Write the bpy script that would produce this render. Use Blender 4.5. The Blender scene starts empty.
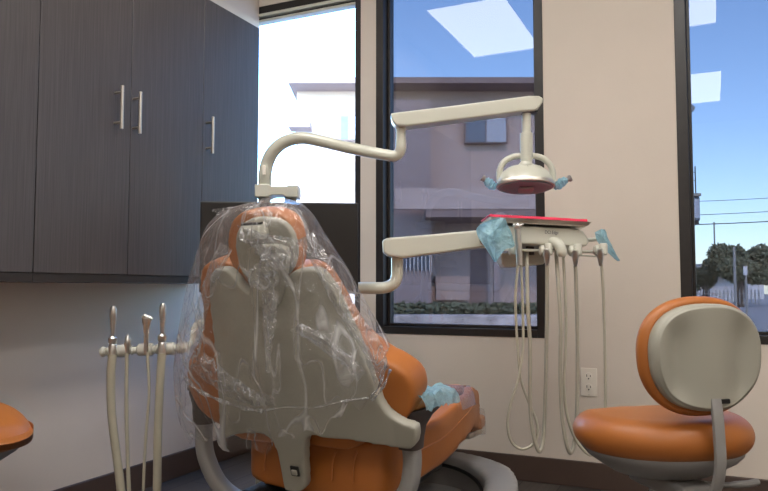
import bpy, bmesh, math, random
from mathutils import Vector, Matrix, noise
random.seed(7)
S = bpy.context.scene
COL = S.collection
V = Vector
PI = math.pi
R = math.radians

# ------------------------------------------------------------------ camera
F, H, YAW = 705.0, 0.77, R(24.8)
PITCH = math.atan(42.5 / F)
RH = V((math.cos(YAW), math.sin(YAW), 0))          # to the right, level
FH = V((-math.sin(YAW), math.cos(YAW), 0))         # ahead, level
ZU = V((0, 0, 1))
FW = FH * math.cos(PITCH) + ZU * math.sin(PITCH)
UP = RH.cross(FW)
CP = V((0, 0, H))
cam = bpy.data.cameras.new('camera'); camo = bpy.data.objects.new('camera', cam); COL.objects.link(camo)
cam.sensor_width = 36; cam.lens = F / 768 * 36; cam.clip_start = .02; cam.clip_end = 500
M = Matrix((RH, UP, -FW)).transposed().to_4x4(); M.translation = CP
camo.matrix_world = M
S.camera = camo

def ray(x, y): return FW + RH * ((x - 384) / F) + UP * ((245.5 - y) / F)
def P(x, y, d): return CP + ray(x, y) * d
def PY(x, y, Y): r = ray(x, y); return CP + r * (Y / r.y)
def PX(x, y, X): r = ray(x, y); return CP + r * (X / r.x)
def PZ(x, y, Z): r = ray(x, y); return CP + r * ((Z - H) / r.z)
def PN(x, y, p0, n): r = ray(x, y); return CP + r * ((p0 - CP).dot(n) / r.dot(n))
def W(u, d, z=0): return RH * u + FH * d + V((0, 0, z))

# ------------------------------------------------------------------ materials
def srgb(c): return tuple((x / 12.92 if x <= .04045 else ((x + .055) / 1.055) ** 2.4) for x in c) + (1,)
def new_mat(name):
    m = bpy.data.materials.new(name); m.use_nodes = True
    nt = m.node_tree; return m, nt, nt.nodes['Principled BSDF']
def pbr(name, col, rough=.5, metal=0, bump=0, bscale=200, var=.05, vscale=8, spec=.5, coat=0, stretch=(1, 1, 1), trans=None):
    m, nt, b = new_mat(name); N = nt.nodes; L = nt.links
    c = srgb(col)
    tc = N.new('ShaderNodeTexCoord'); mp = N.new('ShaderNodeMapping'); mp.inputs['Scale'].default_value = stretch
    L.new(tc.outputs['Object'], mp.inputs[0])
    n = N.new('ShaderNodeTexNoise'); n.inputs['Scale'].default_value = vscale; n.inputs['Detail'].default_value = 4
    L.new(mp.outputs[0], n.inputs['Vector'])
    r = N.new('ShaderNodeValToRGB'); r.color_ramp.elements[0].position = .3; r.color_ramp.elements[1].position = .7
    r.color_ramp.elements[0].color = tuple(x * (1 - var) for x in c[:3]) + (1,)
    r.color_ramp.elements[1].color = tuple(min(1, x * (1 + var)) for x in c[:3]) + (1,)
    L.new(n.outputs[0], r.inputs[0]); L.new(r.outputs[0], b.inputs['Base Color'])
    b.inputs['Roughness'].default_value = rough; b.inputs['Metallic'].default_value = metal
    b.inputs['Specular IOR Level'].default_value = spec; b.inputs['Coat Weight'].default_value = coat
    b.inputs['Coat Roughness'].default_value = .1
    if bump:
        n2 = N.new('ShaderNodeTexNoise'); n2.inputs['Scale'].default_value = bscale; L.new(mp.outputs[0], n2.inputs['Vector'])
        bp = N.new('ShaderNodeBump'); bp.inputs['Strength'].default_value = bump; bp.inputs['Distance'].default_value = .002
        L.new(n2.outputs[0], bp.inputs['Height']); L.new(bp.outputs[0], b.inputs['Normal'])
    return m
def emis(name, col, s):
    m, nt, b = new_mat(name)
    b.inputs['Base Color'].default_value = (.8, .8, .8, 1)
    b.inputs['Emission Color'].default_value = col + (1,); b.inputs['Emission Strength'].default_value = s
    return m
def schlick(N, L, nrm=None):
    lw = N.new('ShaderNodeLayerWeight'); lw.inputs['Blend'].default_value = .5
    if nrm: L.new(nrm, lw.inputs['Normal'])
    pw = N.new('ShaderNodeMath'); pw.operation = 'POWER'; pw.inputs[1].default_value = 5; L.new(lw.outputs['Facing'], pw.inputs[0])
    ma = N.new('ShaderNodeMath'); ma.operation = 'MULTIPLY_ADD'; ma.inputs[1].default_value = .96; ma.inputs[2].default_value = .04; L.new(pw.outputs[0], ma.inputs[0])
    return ma
def film(name, tint, white, wcol, gloss, bscale=14, rough=.12, bstr=.8, dist=.02, gmax=.3, crease_glint=0, cscale=9):
    """thin crinkled plastic sheet: clear, with a little milkiness and bright wrinkle glints"""
    m, nt, b = new_mat(name); N = nt.nodes; L = nt.links; N.remove(b)
    out = N['Material Output']
    t = N.new('ShaderNodeBsdfTransparent'); t.inputs[0].default_value = tint + (1,)
    g = N.new('ShaderNodeBsdfGlossy'); g.inputs['Roughness'].default_value = rough
    d = N.new('ShaderNodeBsdfDiffuse'); d.inputs[0].default_value = wcol + (1,)
    tl = N.new('ShaderNodeBsdfTranslucent'); tl.inputs[0].default_value = wcol + (1,)
    tc = N.new('ShaderNodeTexCoord')
    v = N.new('ShaderNodeTexVoronoi'); v.inputs['Scale'].default_value = bscale; v.feature = 'F1'
    n = N.new('ShaderNodeTexNoise'); n.inputs['Scale'].default_value = bscale * 1.1; n.inputs['Detail'].default_value = 5
    n.inputs['Distortion'].default_value = 1.2
    mx = N.new('ShaderNodeMath'); mx.operation = 'ADD'
    L.new(tc.outputs['Object'], v.inputs['Vector']); L.new(tc.outputs['Object'], n.inputs['Vector'])
    L.new(v.outputs['Distance'], mx.inputs[0]); L.new(n.outputs[0], mx.inputs[1])
    bp = N.new('ShaderNodeBump'); bp.inputs['Strength'].default_value = bstr; bp.inputs['Distance'].default_value = dist
    L.new(mx.outputs[0], bp.inputs['Height'])
    for x in (g, d, tl): L.new(bp.outputs[0], x.inputs['Normal'])
    fr = schlick(N, L, bp.outputs[0])
    ml = N.new('ShaderNodeMath'); ml.operation = 'MULTIPLY'; ml.inputs[1].default_value = gloss; ml.use_clamp = True
    L.new(fr.outputs[0], ml.inputs[0])
    mn = N.new('ShaderNodeMath'); mn.operation = 'MINIMUM'; mn.inputs[1].default_value = gmax; L.new(ml.outputs[0], mn.inputs[0])
    wf = N.new('ShaderNodeValue'); wf.outputs[0].default_value = white; wo = wf.outputs[0]
    if crease_glint:      # white streaks along noise ridges, crease glints put into the colour
        mp = N.new('ShaderNodeMapping'); mp.inputs['Scale'].default_value = (1, 1, .3); mp.inputs['Rotation'].default_value = (.25, .5, .3); L.new(tc.outputs['Object'], mp.inputs[0])
        for sc_, wd_, am_ in ((cscale, .018, crease_glint), (cscale * 2.3, .022, crease_glint * .6)):
            cn = N.new('ShaderNodeTexNoise'); cn.inputs['Scale'].default_value = sc_; cn.inputs['Detail'].default_value = 1.5; cn.inputs['Distortion'].default_value = .25
            L.new(mp.outputs[0], cn.inputs['Vector'])
            sb = N.new('ShaderNodeMath'); sb.operation = 'SUBTRACT'; sb.inputs[1].default_value = .5; L.new(cn.outputs[0], sb.inputs[0])
            ab = N.new('ShaderNodeMath'); ab.operation = 'ABSOLUTE'; L.new(sb.outputs[0], ab.inputs[0])
            mr = N.new('ShaderNodeMapRange'); mr.inputs['From Min'].default_value = 0; mr.inputs['From Max'].default_value = wd_
            mr.inputs['To Min'].default_value = am_; mr.inputs['To Max'].default_value = 0; L.new(ab.outputs[0], mr.inputs['Value'])
            ad = N.new('ShaderNodeMath'); ad.operation = 'ADD'; L.new(wo, ad.inputs[0]); L.new(mr.outputs[0], ad.inputs[1]); wo = ad.outputs[0]
    a0 = N.new('ShaderNodeMixShader'); a0.inputs[0].default_value = .5; L.new(d.outputs[0], a0.inputs[1]); L.new(tl.outputs[0], a0.inputs[2])
    a1 = N.new('ShaderNodeMixShader'); L.new(wo, a1.inputs[0]); L.new(t.outputs[0], a1.inputs[1]); L.new(a0.outputs[0], a1.inputs[2])
    a2 = N.new('ShaderNodeMixShader'); L.new(mn.outputs[0], a2.inputs[0]); L.new(a1.outputs[0], a2.inputs[1]); L.new(g.outputs[0], a2.inputs[2])
    L.new(a2.outputs[0], out.inputs[0]); return m
def pane_mat(name, tint, refl, rcol=(1, 1, 1)):
    m, nt, b = new_mat(name); N = nt.nodes; L = nt.links; N.remove(b)
    t = N.new('ShaderNodeBsdfTransparent'); t.inputs[0].default_value = tint + (1,)
    g = N.new('ShaderNodeBsdfGlossy'); g.inputs['Roughness'].default_value = 0; g.inputs[0].default_value = rcol + (1,)
    n = N.new('ShaderNodeTexNoise'); n.inputs['Scale'].default_value = 3
    fr = schlick(N, L)
    ad = N.new('ShaderNodeMath'); ad.operation = 'MULTIPLY_ADD'; ad.inputs[1].default_value = 1.0; ad.inputs[2].default_value = refl; ad.use_clamp = True
    L.new(fr.outputs[0], ad.inputs[0])
    a = N.new('ShaderNodeMixShader'); L.new(ad.outputs[0], a.inputs[0]); L.new(t.outputs[0], a.inputs[1]); L.new(g.outputs[0], a.inputs[2])
    L.new(a.outputs[0], N['Material Output'].inputs[0]); return m

MT = {}
MT['wall'] = pbr('painted_wall', (.845, .80, .75), .75, bump=.15, bscale=320, var=.012)
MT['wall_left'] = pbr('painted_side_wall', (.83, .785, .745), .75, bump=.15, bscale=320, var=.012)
MT['ceiling'] = pbr('ceiling_tile', (.86, .86, .84), .9, bump=.3, bscale=150, var=.03, vscale=60)
MT['base'] = pbr('vinyl_base', (.30, .235, .205), .5, var=.06)
MT['frame'] = pbr('dark_bronze', (.15, .135, .13), .38, var=.15, vscale=30)
MT['wood'] = None
MT['orange'] = pbr('orange_vinyl', (.67, .40, .175), .42, bump=.12, bscale=500, var=.03, vscale=20)
MT['shell'] = pbr('grey_plastic', (.62, .61, .56), .45, bump=.05, bscale=900, var=.02)
MT['shellw'] = pbr('pale_grey_plastic', (.76, .75, .71), .45, var=.02)
MT['cream'] = pbr('cream_enamel', (.80, .80, .745), .28, var=.015, coat=.3)
MT['cream2'] = pbr('cream_plastic', (.785, .78, .73), .4, var=.02)
MT['hose'] = pbr('ribbed_hose', (.70, .675, .60), .5, var=.04, vscale=40)
MT['hoseg'] = pbr('grey_hose', (.66, .635, .57), .5, var=.04, vscale=40)
MT['chrome'] = pbr('brushed_chrome', (.86, .86, .85), .28, 1, var=.05, vscale=60)
MT['steel'] = pbr('stainless_steel', (.84, .82, .78), .42, 1, var=.05, vscale=60)
MT['nickel'] = pbr('satin_nickel', (.80, .77, .72), .3, 1, var=.04)
MT['armgrey'] = pbr('grey_metal_paint', (.56, .55, .54), .4, var=.03)
MT['dark'] = pbr('black_plastic', (.06, .055, .055), .4, var=.2)
MT['screen'] = pbr('screen_matte', (.085, .075, .075), .3, var=.05)
MT['brown'] = pbr('brown_plastic', (.25, .21, .2), .5)
MT['pink'] = pbr('pink_paper', (.88, .21, .34), .7, var=.05, bump=.2, bscale=80)
MT['white'] = pbr('white_plastic', (.92, .89, .84), .4, var=.01)
MT['slot'] = pbr('socket_slot', (.12, .1, .1), .6)
MT['basegrey'] = pbr('chair_base_grey', (.52, .51, .50), .45, var=.03)
MT['print'] = pbr('grey_print', (.35, .33, .36), .6)
MT['bag'] = film('clear_bag', (.99, .99, .99), .065, (.95, .94, .94), 1.2, bscale=13, rough=.13, bstr=.7, dist=.02, gmax=.25, crease_glint=.42, cscale=6)
MT['bagfold'] = film('clear_bag_folds', (.98, .98, .98), .18, (.95, .95, .97), 2.5, bscale=38, rough=.14, bstr=1, dist=.02, gmax=.55, crease_glint=.4, cscale=30)
MT['blue'] = film('blue_film', (.6, .88, .99), .6, (.50, .86, 1.0), 1.4, bscale=40, rough=.12, bstr=.9, dist=.012)
MT['violet'] = film('pale_film', (.72, .74, .92), .14, (.7, .75, .95), 1.0, bscale=20, rough=.25, bstr=.3, dist=.01)
MT['clear'] = film('clear_sleeve', (.98, .97, .96), .12, (.9, .85, .8), 1.2, bscale=20, rough=.2, bstr=.4, dist=.01)
MT['glass1'] = pane_mat('clear_glass', (.92, .94, .94), .0)
MT['glass2'] = pane_mat('tinted_glass', (.30, .282, .287), -.008)
MT['lens'] = film('frosted_lens', (.95, .95, .95), .55, (.46, .64, .62), .4, bscale=5, rough=.3, bstr=.05, gmax=.1)
MT['reflector'] = pbr('reflector_mirror', (.50, .60, .60), .3, .0, var=.04)
MT['panel'] = emis('lit_diffuser', (1, .965, .92), 14.5)

def wood_mat():
    m, nt, b = new_mat('dark_laminate'); N = nt.nodes; L = nt.links
    tc = N.new('ShaderNodeTexCoord'); mp = N.new('ShaderNodeMapping'); mp.inputs['Scale'].default_value = (150, 150, 2.5)
    L.new(tc.outputs['Object'], mp.inputs[0])
    n = N.new('ShaderNodeTexNoise'); n.inputs['Scale'].default_value = 2.2; n.inputs['Detail'].default_value = 6; n.inputs['Distortion'].default_value = .3
    L.new(mp.outputs[0], n.inputs['Vector'])
    r = N.new('ShaderNodeValToRGB'); e = r.color_ramp.elements
    e[0].position = .3; e[0].color = srgb((.215, .195, .20)); e[1].position = .7; e[1].color = srgb((.31, .287, .29))
    L.new(n.outputs[0], r.inputs[0]); L.new(r.outputs[0], b.inputs['Base Color'])
    b.inputs['Roughness'].default_value = .40
    b.inputs['Specular IOR Level'].default_value = 1.0
    bp = N.new('ShaderNodeBump'); bp.inputs['Strength'].default_value = .25; bp.inputs['Distance'].default_value = .001
    L.new(n.outputs[0], bp.inputs['Height']); L.new(bp.outputs[0], b.inputs['Normal'])
    return m
MT['wood'] = wood_mat()
MT['rail'] = pbr('dark_rail', (.17, .15, .145), .5, var=.1)
def plank_mat():
    m, nt, b = new_mat('floor_planks'); N = nt.nodes; L = nt.links
    tc = N.new('ShaderNodeTexCoord'); mp = N.new('ShaderNodeMapping'); mp.inputs['Rotation'].default_value = (0, 0, R(90))
    L.new(tc.outputs['Object'], mp.inputs[0])
    br = N.new('ShaderNodeTexBrick'); br.inputs['Scale'].default_value = 1; br.inputs['Brick Width'].default_value = 1.1; br.inputs['Row Height'].default_value = .15
    br.inputs['Mortar Size'].default_value = .002; br.inputs['Color1'].default_value = srgb((.27, .25, .24)); br.inputs['Color2'].default_value = srgb((.35, .325, .31))
    br.inputs['Mortar'].default_value = srgb((.1, .09, .09)); L.new(mp.outputs[0], br.inputs['Vector'])
    m2 = N.new('ShaderNodeMapping'); m2.inputs['Scale'].default_value = (30, 2, 1); L.new(tc.outputs['Object'], m2.inputs[0])
    n = N.new('ShaderNodeTexNoise'); n.inputs['Scale'].default_value = 3; n.inputs['Detail'].default_value = 6; L.new(m2.outputs[0], n.inputs['Vector'])
    r = N.new('ShaderNodeValToRGB'); r.color_ramp.elements[0].color = (.45, .45, .45, 1); r.color_ramp.elements[1].color = (1.25, 1.2, 1.15, 1)
    L.new(n.outputs[0], r.inputs[0])
    mx = N.new('ShaderNodeMix'); mx.data_type = 'RGBA'; mx.blend_type = 'MULTIPLY'; mx.inputs[0].default_value = 1
    L.new(br.outputs['Color'], mx.inputs[6]); L.new(r.outputs[0], mx.inputs[7]); L.new(mx.outputs[2], b.inputs['Base Color'])
    b.inputs['Roughness'].default_value = .5
    return m
MT['floor'] = plank_mat()

# ------------------------------------------------------------------ mesh helpers
ORG = {}
def wloc(o): return ORG[o.name]
class MB:
    def __init__(s): s.b = bmesh.new()
    def box(s, c, size, rx=None):
        """c centre, size (x,y,z) along axes rx=(ex,ey,ez)"""
        ex, ey, ez = rx or (V((1, 0, 0)), V((0, 1, 0)), V((0, 0, 1)))
        c = V(c); vs = []
        for i in (-.5, .5):
            for j in (-.5, .5):
                for k in (-.5, .5): vs.append(s.b.verts.new(c + ex * size[0] * i + ey * size[1] * j + ez * size[2] * k))
        for f in ((0, 1, 3, 2), (4, 6, 7, 5), (0, 4, 5, 1), (2, 3, 7, 6), (0, 2, 6, 4), (1, 5, 7, 3)): s.b.faces.new([vs[i] for i in f])
        return s
    def bb(s, x0, x1, y0, y1, z0, z1): return s.box(((x0 + x1) / 2, (y0 + y1) / 2, (z0 + z1) / 2), (x1 - x0, y1 - y0, z1 - z0))
    def tube(s, pts, rad, n=12, cap=True, squash=None):
        pts = [V(p) for p in pts]
        if not hasattr(rad, '__len__'): rad = [rad] * len(pts)
        t = [(pts[min(i + 1, len(pts) - 1)] - pts[max(i - 1, 0)]).normalized() for i in range(len(pts))]
        a = V((0, 0, 1)) if abs(t[0].z) < .9 else V((1, 0, 0))
        nx = t[0].cross(a).normalized(); rings = []
        for i, p in enumerate(pts):
            nx = (nx - t[i] * nx.dot(t[i])).normalized(); ny = t[i].cross(nx)
            rings.append([s.b.verts.new(p + (nx * math.cos(k * 2 * PI / n) + ny * math.sin(k * 2 * PI / n)) * rad[i]) for k in range(n)])
        for i in range(len(rings) - 1):
            for k in range(n): s.b.faces.new((rings[i][k], rings[i][(k + 1) % n], rings[i + 1][(k + 1) % n], rings[i + 1][k]))
        if cap: s.b.faces.new(rings[0][::-1]); s.b.faces.new(rings[-1])
        return s
    def cyl(s, p, q, r0, r1=None, n=20): return s.tube([p, q], [r0, r0 if r1 is None else r1], n)
    def lathe(s, prof, o, ax=None, n=32, ex=None, sx=1, sy=1):
        """prof list of (r, h) along ax from o"""
        ax = (ax or V((0, 0, 1))).normalized(); ex = ex or (ax.cross(V((0, 1, 0))) if abs(ax.y) < .9 else ax.cross(V((1, 0, 0))))
        ex = (ex - ax * ex.dot(ax)).normalized(); ey = ax.cross(ex); rings = []
        for r, h in prof:
            rings.append([s.b.verts.new(V(o) + ax * h + (ex * math.cos(k * 2 * PI / n) * sx + ey * math.sin(k * 2 * PI / n) * sy) * max(r, 1e-4)) for k in range(n)])
        for i in range(len(rings) - 1):
            for k in range(n): s.b.faces.new((rings[i][k], rings[i][(k + 1) % n], rings[i + 1][(k + 1) % n], rings[i + 1][k]))
        s.b.faces.new(rings[0][::-1]); s.b.faces.new(rings[-1]); return s
    def prism(s, pts, vec):
        vec = V(vec); a = [s.b.verts.new(V(p)) for p in pts]; b = [s.b.verts.new(V(p) + vec) for p in pts]; n = len(a)
        s.b.faces.new(a[::-1]); s.b.faces.new(b)
        for i in range(n): s.b.faces.new((a[i], a[(i + 1) % n], b[(i + 1) % n], b[i]))
        return s
    def grid(s, pts, nu, nv, closed=False):
        vs = [s.b.verts.new(V(p)) for p in pts]
        for j in range(nv - 1):
            for i in range(nu if closed else nu - 1):
                s.b.faces.new((vs[j * nu + i], vs[j * nu + (i + 1) % nu], vs[(j + 1) * nu + (i + 1) % nu], vs[(j + 1) * nu + i]))
        return s
    def quad(s, *p): s.b.faces.new([s.b.verts.new(V(q)) for q in p]); return s
    def build(s, name, mat, parent=None, bevel=0, seg=3, ang=35, recalc=True, flat=False):
        if recalc: bmesh.ops.recalc_face_normals(s.b, faces=s.b.faces)
        me = bpy.data.meshes.new(name); s.b.to_mesh(me); s.b.free()
        return link_mesh(me, name, mat, parent, bevel, seg, ang, flat)
def link_mesh(me, name, mat, parent=None, bevel=0, seg=3, ang=35, flat=False):
    if parent is not None: off = ORG[parent.name]
    else:
        xs = [v.co for v in me.vertices]
        off = V(((min(v.x for v in xs) + max(v.x for v in xs)) / 2, (min(v.y for v in xs) + max(v.y for v in xs)) / 2, min(v.z for v in xs)))
    me.transform(Matrix.Translation(-off))
    me.materials.append(mat)
    for p in me.polygons: p.use_smooth = not flat
    me.update()
    if not flat: me.set_sharp_from_angle(angle=R(ang))
    o = bpy.data.objects.new(name, me); COL.objects.link(o)
    if parent is not None: o.parent = parent
    else: o.location = off
    ORG[o.name] = off
    if bevel:
        m = o.modifiers.new('bevel', 'BEVEL'); m.width = bevel; m.segments = seg; m.limit_method = 'ANGLE'; m.angle_limit = R(30); m.harden_normals = False
    return o
def thing(name, label, cat, loc, group=None):
    o = bpy.data.objects.new(name, None); COL.objects.link(o); o.location = loc; o.empty_display_size = .1
    ORG[o.name] = V(loc); return tag(o, label, cat, group)
def tag(o, label=None, cat=None, group=None, kind=None):
    if label: o['label'] = label
    if cat: o['category'] = cat
    if group: o['group'] = group
    if kind: o['kind'] = kind
    return o
def struct(o): o['kind'] = 'structure'; return o
def plabel(o, l): o['label'] = l; return o
def curve(pts, n=8):
    """Catmull-Rom through pts"""
    pts = [V(p) for p in pts]; q = [pts[0] * 2 - pts[1]] + pts + [pts[-1] * 2 - pts[-2]]; out = []
    for i in range(1, len(q) - 2):
        a, b, c, d = q[i - 1:i + 3]
        for k in range(n):
            t = k / n; out.append(.5 * ((2 * b) + (c - a) * t + (2 * a - 5 * b + 4 * c - d) * t * t + (3 * b - a - 3 * c + d) * t ** 3))
    out.append(pts[-1]); return out
def closed_curve(pts, n=6):
    pts = [V(p) for p in pts]; m = len(pts); out = []
    for i in range(m):
        a, b, c, d = pts[i - 1], pts[i], pts[(i + 1) % m], pts[(i + 2) % m]
        for k in range(n):
            t = k / n; out.append(.5 * ((2 * b) + (c - a) * t + (2 * a - 5 * b + 4 * c - d) * t * t + (3 * b - a - 3 * c + d) * t ** 3))
    return out
def soft(outline, thick, fn, voxel=.009, it=12, z0=0):
    """rounded body: outline [(a,b)] extruded z0..z0+thick, remeshed, smoothed, each vertex then sent through fn(a,b,c)"""
    b = MB(); b.prism([V((p[0], p[1], z0)) for p in outline], (0, 0, thick)); bmesh.ops.recalc_face_normals(b.b, faces=b.b.faces)
    me = bpy.data.meshes.new('tmp'); b.b.to_mesh(me); b.b.free()
    o = bpy.data.objects.new('tmp', me); COL.objects.link(o)
    m = o.modifiers.new('r', 'REMESH'); m.mode = 'VOXEL'; m.voxel_size = voxel
    m = o.modifiers.new('s', 'SMOOTH'); m.factor = .6; m.iterations = it
    dg = bpy.context.evaluated_depsgraph_get(); me2 = bpy.data.meshes.new_from_object(o.evaluated_get(dg))
    bpy.data.objects.remove(o); bpy.data.meshes.remove(me)
    me2.materials.clear()
    for v in me2.vertices: v.co = fn(v.co.x, v.co.y, v.co.z)
    return me2
def sbuild(me, name, mat, parent=None): return link_mesh(me, name, mat, parent, ang=180)
def stack(outline, rings, fn):
    """body from scaled copies of a convex outline: rings [(scale, height)]"""
    b = MB(); n = len(outline)
    b.grid([fn(p[0] * s_, p[1] * s_, h_) for s_, h_ in rings for p in outline], n, len(rings), closed=True)
    b.b.verts.ensure_lookup_table(); b.b.faces.new(b.b.verts[:n]); b.b.faces.new(b.b.verts[-n:]); bmesh.ops.recalc_face_normals(b.b, faces=b.b.faces)
    me = bpy.data.meshes.new('m'); b.b.to_mesh(me); b.b.free(); return me
def dome_rings(h, edge, ztop, zbot, steps=12, crown=0):
    """rounded rim of radius fraction edge, flat-ish faces"""
    r = [(.02, zbot), (.3, zbot), (.6, zbot)]
    for k in range(steps * 2 + 1):
        t = -PI / 2 + PI * k / (steps * 2); r.append((1 - edge + edge * math.cos(t), (ztop + zbot) / 2 + (ztop - zbot) / 2 * math.sin(t)))
    r += [(.75 * (1 - edge), ztop + crown * .6), (.45, ztop + crown * .85), (.2, ztop + crown), (.02, ztop + crown)]
    return r
def sell(a, b, n=2.5, m=48, taper=0):
    out = []
    for k in range(m):
        t = 2 * PI * k / m; c, s = math.cos(t), math.sin(t)
        y = b * math.copysign(abs(s) ** (2 / n), s); x = a * math.copysign(abs(c) ** (2 / n), c)
        out.append((x * (1 + taper * y / b), y))
    return out
def sheet(pts, nu, nv, amp, sc, name, mat, parent=None, thick=0):
    """a crinkled sheet from 4 corners (tl,tr,br,bl)"""
    tl, tr, br, bl = [V(p) for p in pts]; n = (tr - tl).cross(bl - tl).normalized(); g = []
    for j in range(nv):
        for i in range(nu):
            u, v = i / (nu - 1), j / (nv - 1)
            p = (tl * (1 - u) + tr * u) * (1 - v) + (bl * (1 - u) + br * u) * v
            g.append(p + n * amp * (noise.noise(p * sc) * 2 + .6 * noise.noise(p * sc * 2.7)))
    return MB().grid(g, nu, nv).build(name, mat, parent, ang=60, recalc=False)

# ------------------------------------------------------------------ room
XL, XR, YB, YF, ZC = -2.0, 2.1, 2.85, -2.7, 2.6
T = .16
struct(MB().bb(XL - T, XR + T, YF - T, YB + T, -.1, 0).build('floor', MT['floor'], flat=True))
struct(MB().bb(XL - T, XR + T, YF - T, YB + T, ZC, ZC + .1).build('ceiling', MT['ceiling'], flat=True))
struct(MB().bb(XL - T, XL, YF, YB, 0, ZC).build('wall_left', MT['wall_left'], flat=True))
struct(MB().bb(XR, XR + T, YF, YB + T, 0, ZC).build('wall_right', MT['wall'], flat=True))
struct(MB().bb(XL - T, XR + T, YF - T, YF, 0, ZC).build('wall_front', MT['wall'], flat=True))
SILL, HEAD = .57, 2.165
WX = [(-2.11, -1.435), (-1.356, -.60), (-.10, .95)]
w = MB()
w.bb(XL - T, XR, YB, YB + T, 0, SILL); w.bb(XL - T, XR, YB, YB + T, HEAD, ZC); w.bb(XL - T, -2.11, YB, YB + T, SILL, HEAD)
w.bb(-1.435, -1.356, YB, YB + T, SILL, HEAD); w.bb(-.60, -.10, YB, YB + T, SILL, HEAD); w.bb(.95, XR, YB, YB + T, SILL, HEAD)
struct(w.build('wall_back', MT['wall'], flat=True))
struct(MB().bb(XL, XR, YB - .012, YB, 0, .10).build('baseboard_back', MT['base'], bevel=.004))
struct(MB().bb(XL, XL + .012, YF, YB - .012, 0, .10).build('baseboard_left', MT['base'], bevel=.004))
struct(MB().bb(XR - .012, XR, YF, YB - .012, 0, .10).build('baseboard_right', MT['base'], bevel=.004))

def window(n, x0, x1, f, glass, header=False):
    e = bpy.data.objects.new('window_%d' % n, None); COL.objects.link(e); e.location = ((x0 + x1) / 2, YB, SILL); ORG[e.name] = V(e.location); struct(e)
    y0, y1 = (YB + .002 if n == 1 else YB - .004), YB + .09
    m = MB(); m.bb(x0, x0 + f, y0, y1, SILL, HEAD); m.bb(x1 - f, x1, y0, y1, SILL, HEAD)
    m.bb(x0 + f, x1 - f, y0, y1, SILL, SILL + .031)
    m.bb(x0 + f, x1 - f, y0, y1, HEAD - .035, HEAD)
    # inner glazing stops
    s = .012
    m.bb(x0 + f, x0 + f + s, YB + .045, y1, SILL + .031, HEAD - .035); m.bb(x1 - f - s, x1 - f, YB + .045, y1, SILL + .031, HEAD - .035)
    m.bb(x0 + f + s, x1 - f - s, YB + .045, y1, SILL + .031, SILL + .031 + s)
    m.build('window_frame', MT['frame'], e, bevel=.002, seg=2)
    MB().bb(x0 + f + .001, x1 - f - .001, YB + .068, YB + .074, SILL + .032, HEAD - .036).build('window_pane', glass, e, flat=True)
    if header:
        m = MB(); m.bb(x0 + f, x1 - f, YB + .0, YB + .05, HEAD - .052, HEAD - .036); m.bb(x0 + f, x1 - f, YB + .01, YB + .05, HEAD - .076, HEAD - .062)
        m.build('shade_cassette', MT['cream2'], e, bevel=.002)
        MB().bb(x0 + f, x1 - f, YB + .02, YB + .05, HEAD - .062, HEAD - .052).build('cassette_gap', MT['frame'], e)
    return e
window(1, WX[0][0], WX[0][1], .030, MT['glass1'], True)
window(2, WX[1][0], WX[1][1], .036, MT['glass2'])
window(3, WX[2][0], WX[2][1], .040, MT['glass2'])

# ceiling light panels; the last two are unseen, added as fill light
PAN = [(-1.64, -1.12, .59, 1.63), (-.42, .08, .59, 1.63), (-.38, .13, -1.66, -.60), (.95, 1.45, .59, 1.63), (.95, 1.45, -1.66, -.60)]
PL = ['lit ceiling light panel over the grey cabinet doors', 'lit ceiling light panel nearest the wall pier between the two tinted windows',
      'lit ceiling light panel mirrored whole in the right-hand window',
      'added unseen ceiling fill panel on the far right above the stool', 'added unseen ceiling fill panel behind the camera on the right']
for (x0, x1, y0, y1), l in zip(PAN, PL):
    t = thing('ceiling_light', l, 'ceiling light', ((x0 + x1) / 2, (y0 + y1) / 2, ZC - .02), 'ceiling light panels')
    m = MB(); m.bb(x0 - .02, x1 + .02, y0 - .02, y0, ZC - .02, ZC); m.bb(x0 - .02, x1 + .02, y1, y1 + .02, ZC - .02, ZC)
    m.bb(x0 - .02, x0, y0, y1, ZC - .02, ZC); m.bb(x1, x1 + .02, y0, y1, ZC - .02, ZC); m.build('light_frame', MT['white'], t)
    MB().bb(x0, x1, y0, y1, ZC - .012, ZC - .004).build('diffuser', MT['panel'], t, flat=True)

# outlet
t = thing('wall_outlet', 'white duplex wall outlet low on the beige wall behind the hoses', 'outlet', PY(589, 397, YB))
a = PY(589, 382, YB); ox, oz = a.x, a.z
MB().bb(ox - .031, ox + .031, YB - .006, YB, oz - .054, oz + .054).build('cover_plate', MT['white'], t, bevel=.002)
for dz in (.021, -.021):
    f = MB().lathe([(.0165, 0), (.0165, .003)], (ox, YB - .006, oz + dz), V((0, -1, 0)), 24, sy=.8, sx=1).build('socket', MT['white'], t, bevel=.0006)
    m = MB()
    m.bb(ox - .008, ox - .0055, YB - .0100, YB - .0085, oz + dz, oz + dz + .009); m.bb(ox + .0055, ox + .008, YB - .0100, YB - .0085, oz + dz, oz + dz + .007)
    m.lathe([(.0028, 0), (.0028, .0015)], (ox, YB - .0085, oz + dz - .007), V((0, -1, 0)), 10)
    ORG[f.name] = ORG[t.name]; s_ = m.build('slots', MT['slot'], f)
MB().lathe([(.0028, 0), (.0022, .0015)], (ox, YB - .006, oz - .047), V((0, -1, 0)), 12).build('screw', MT['steel'], t)

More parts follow.
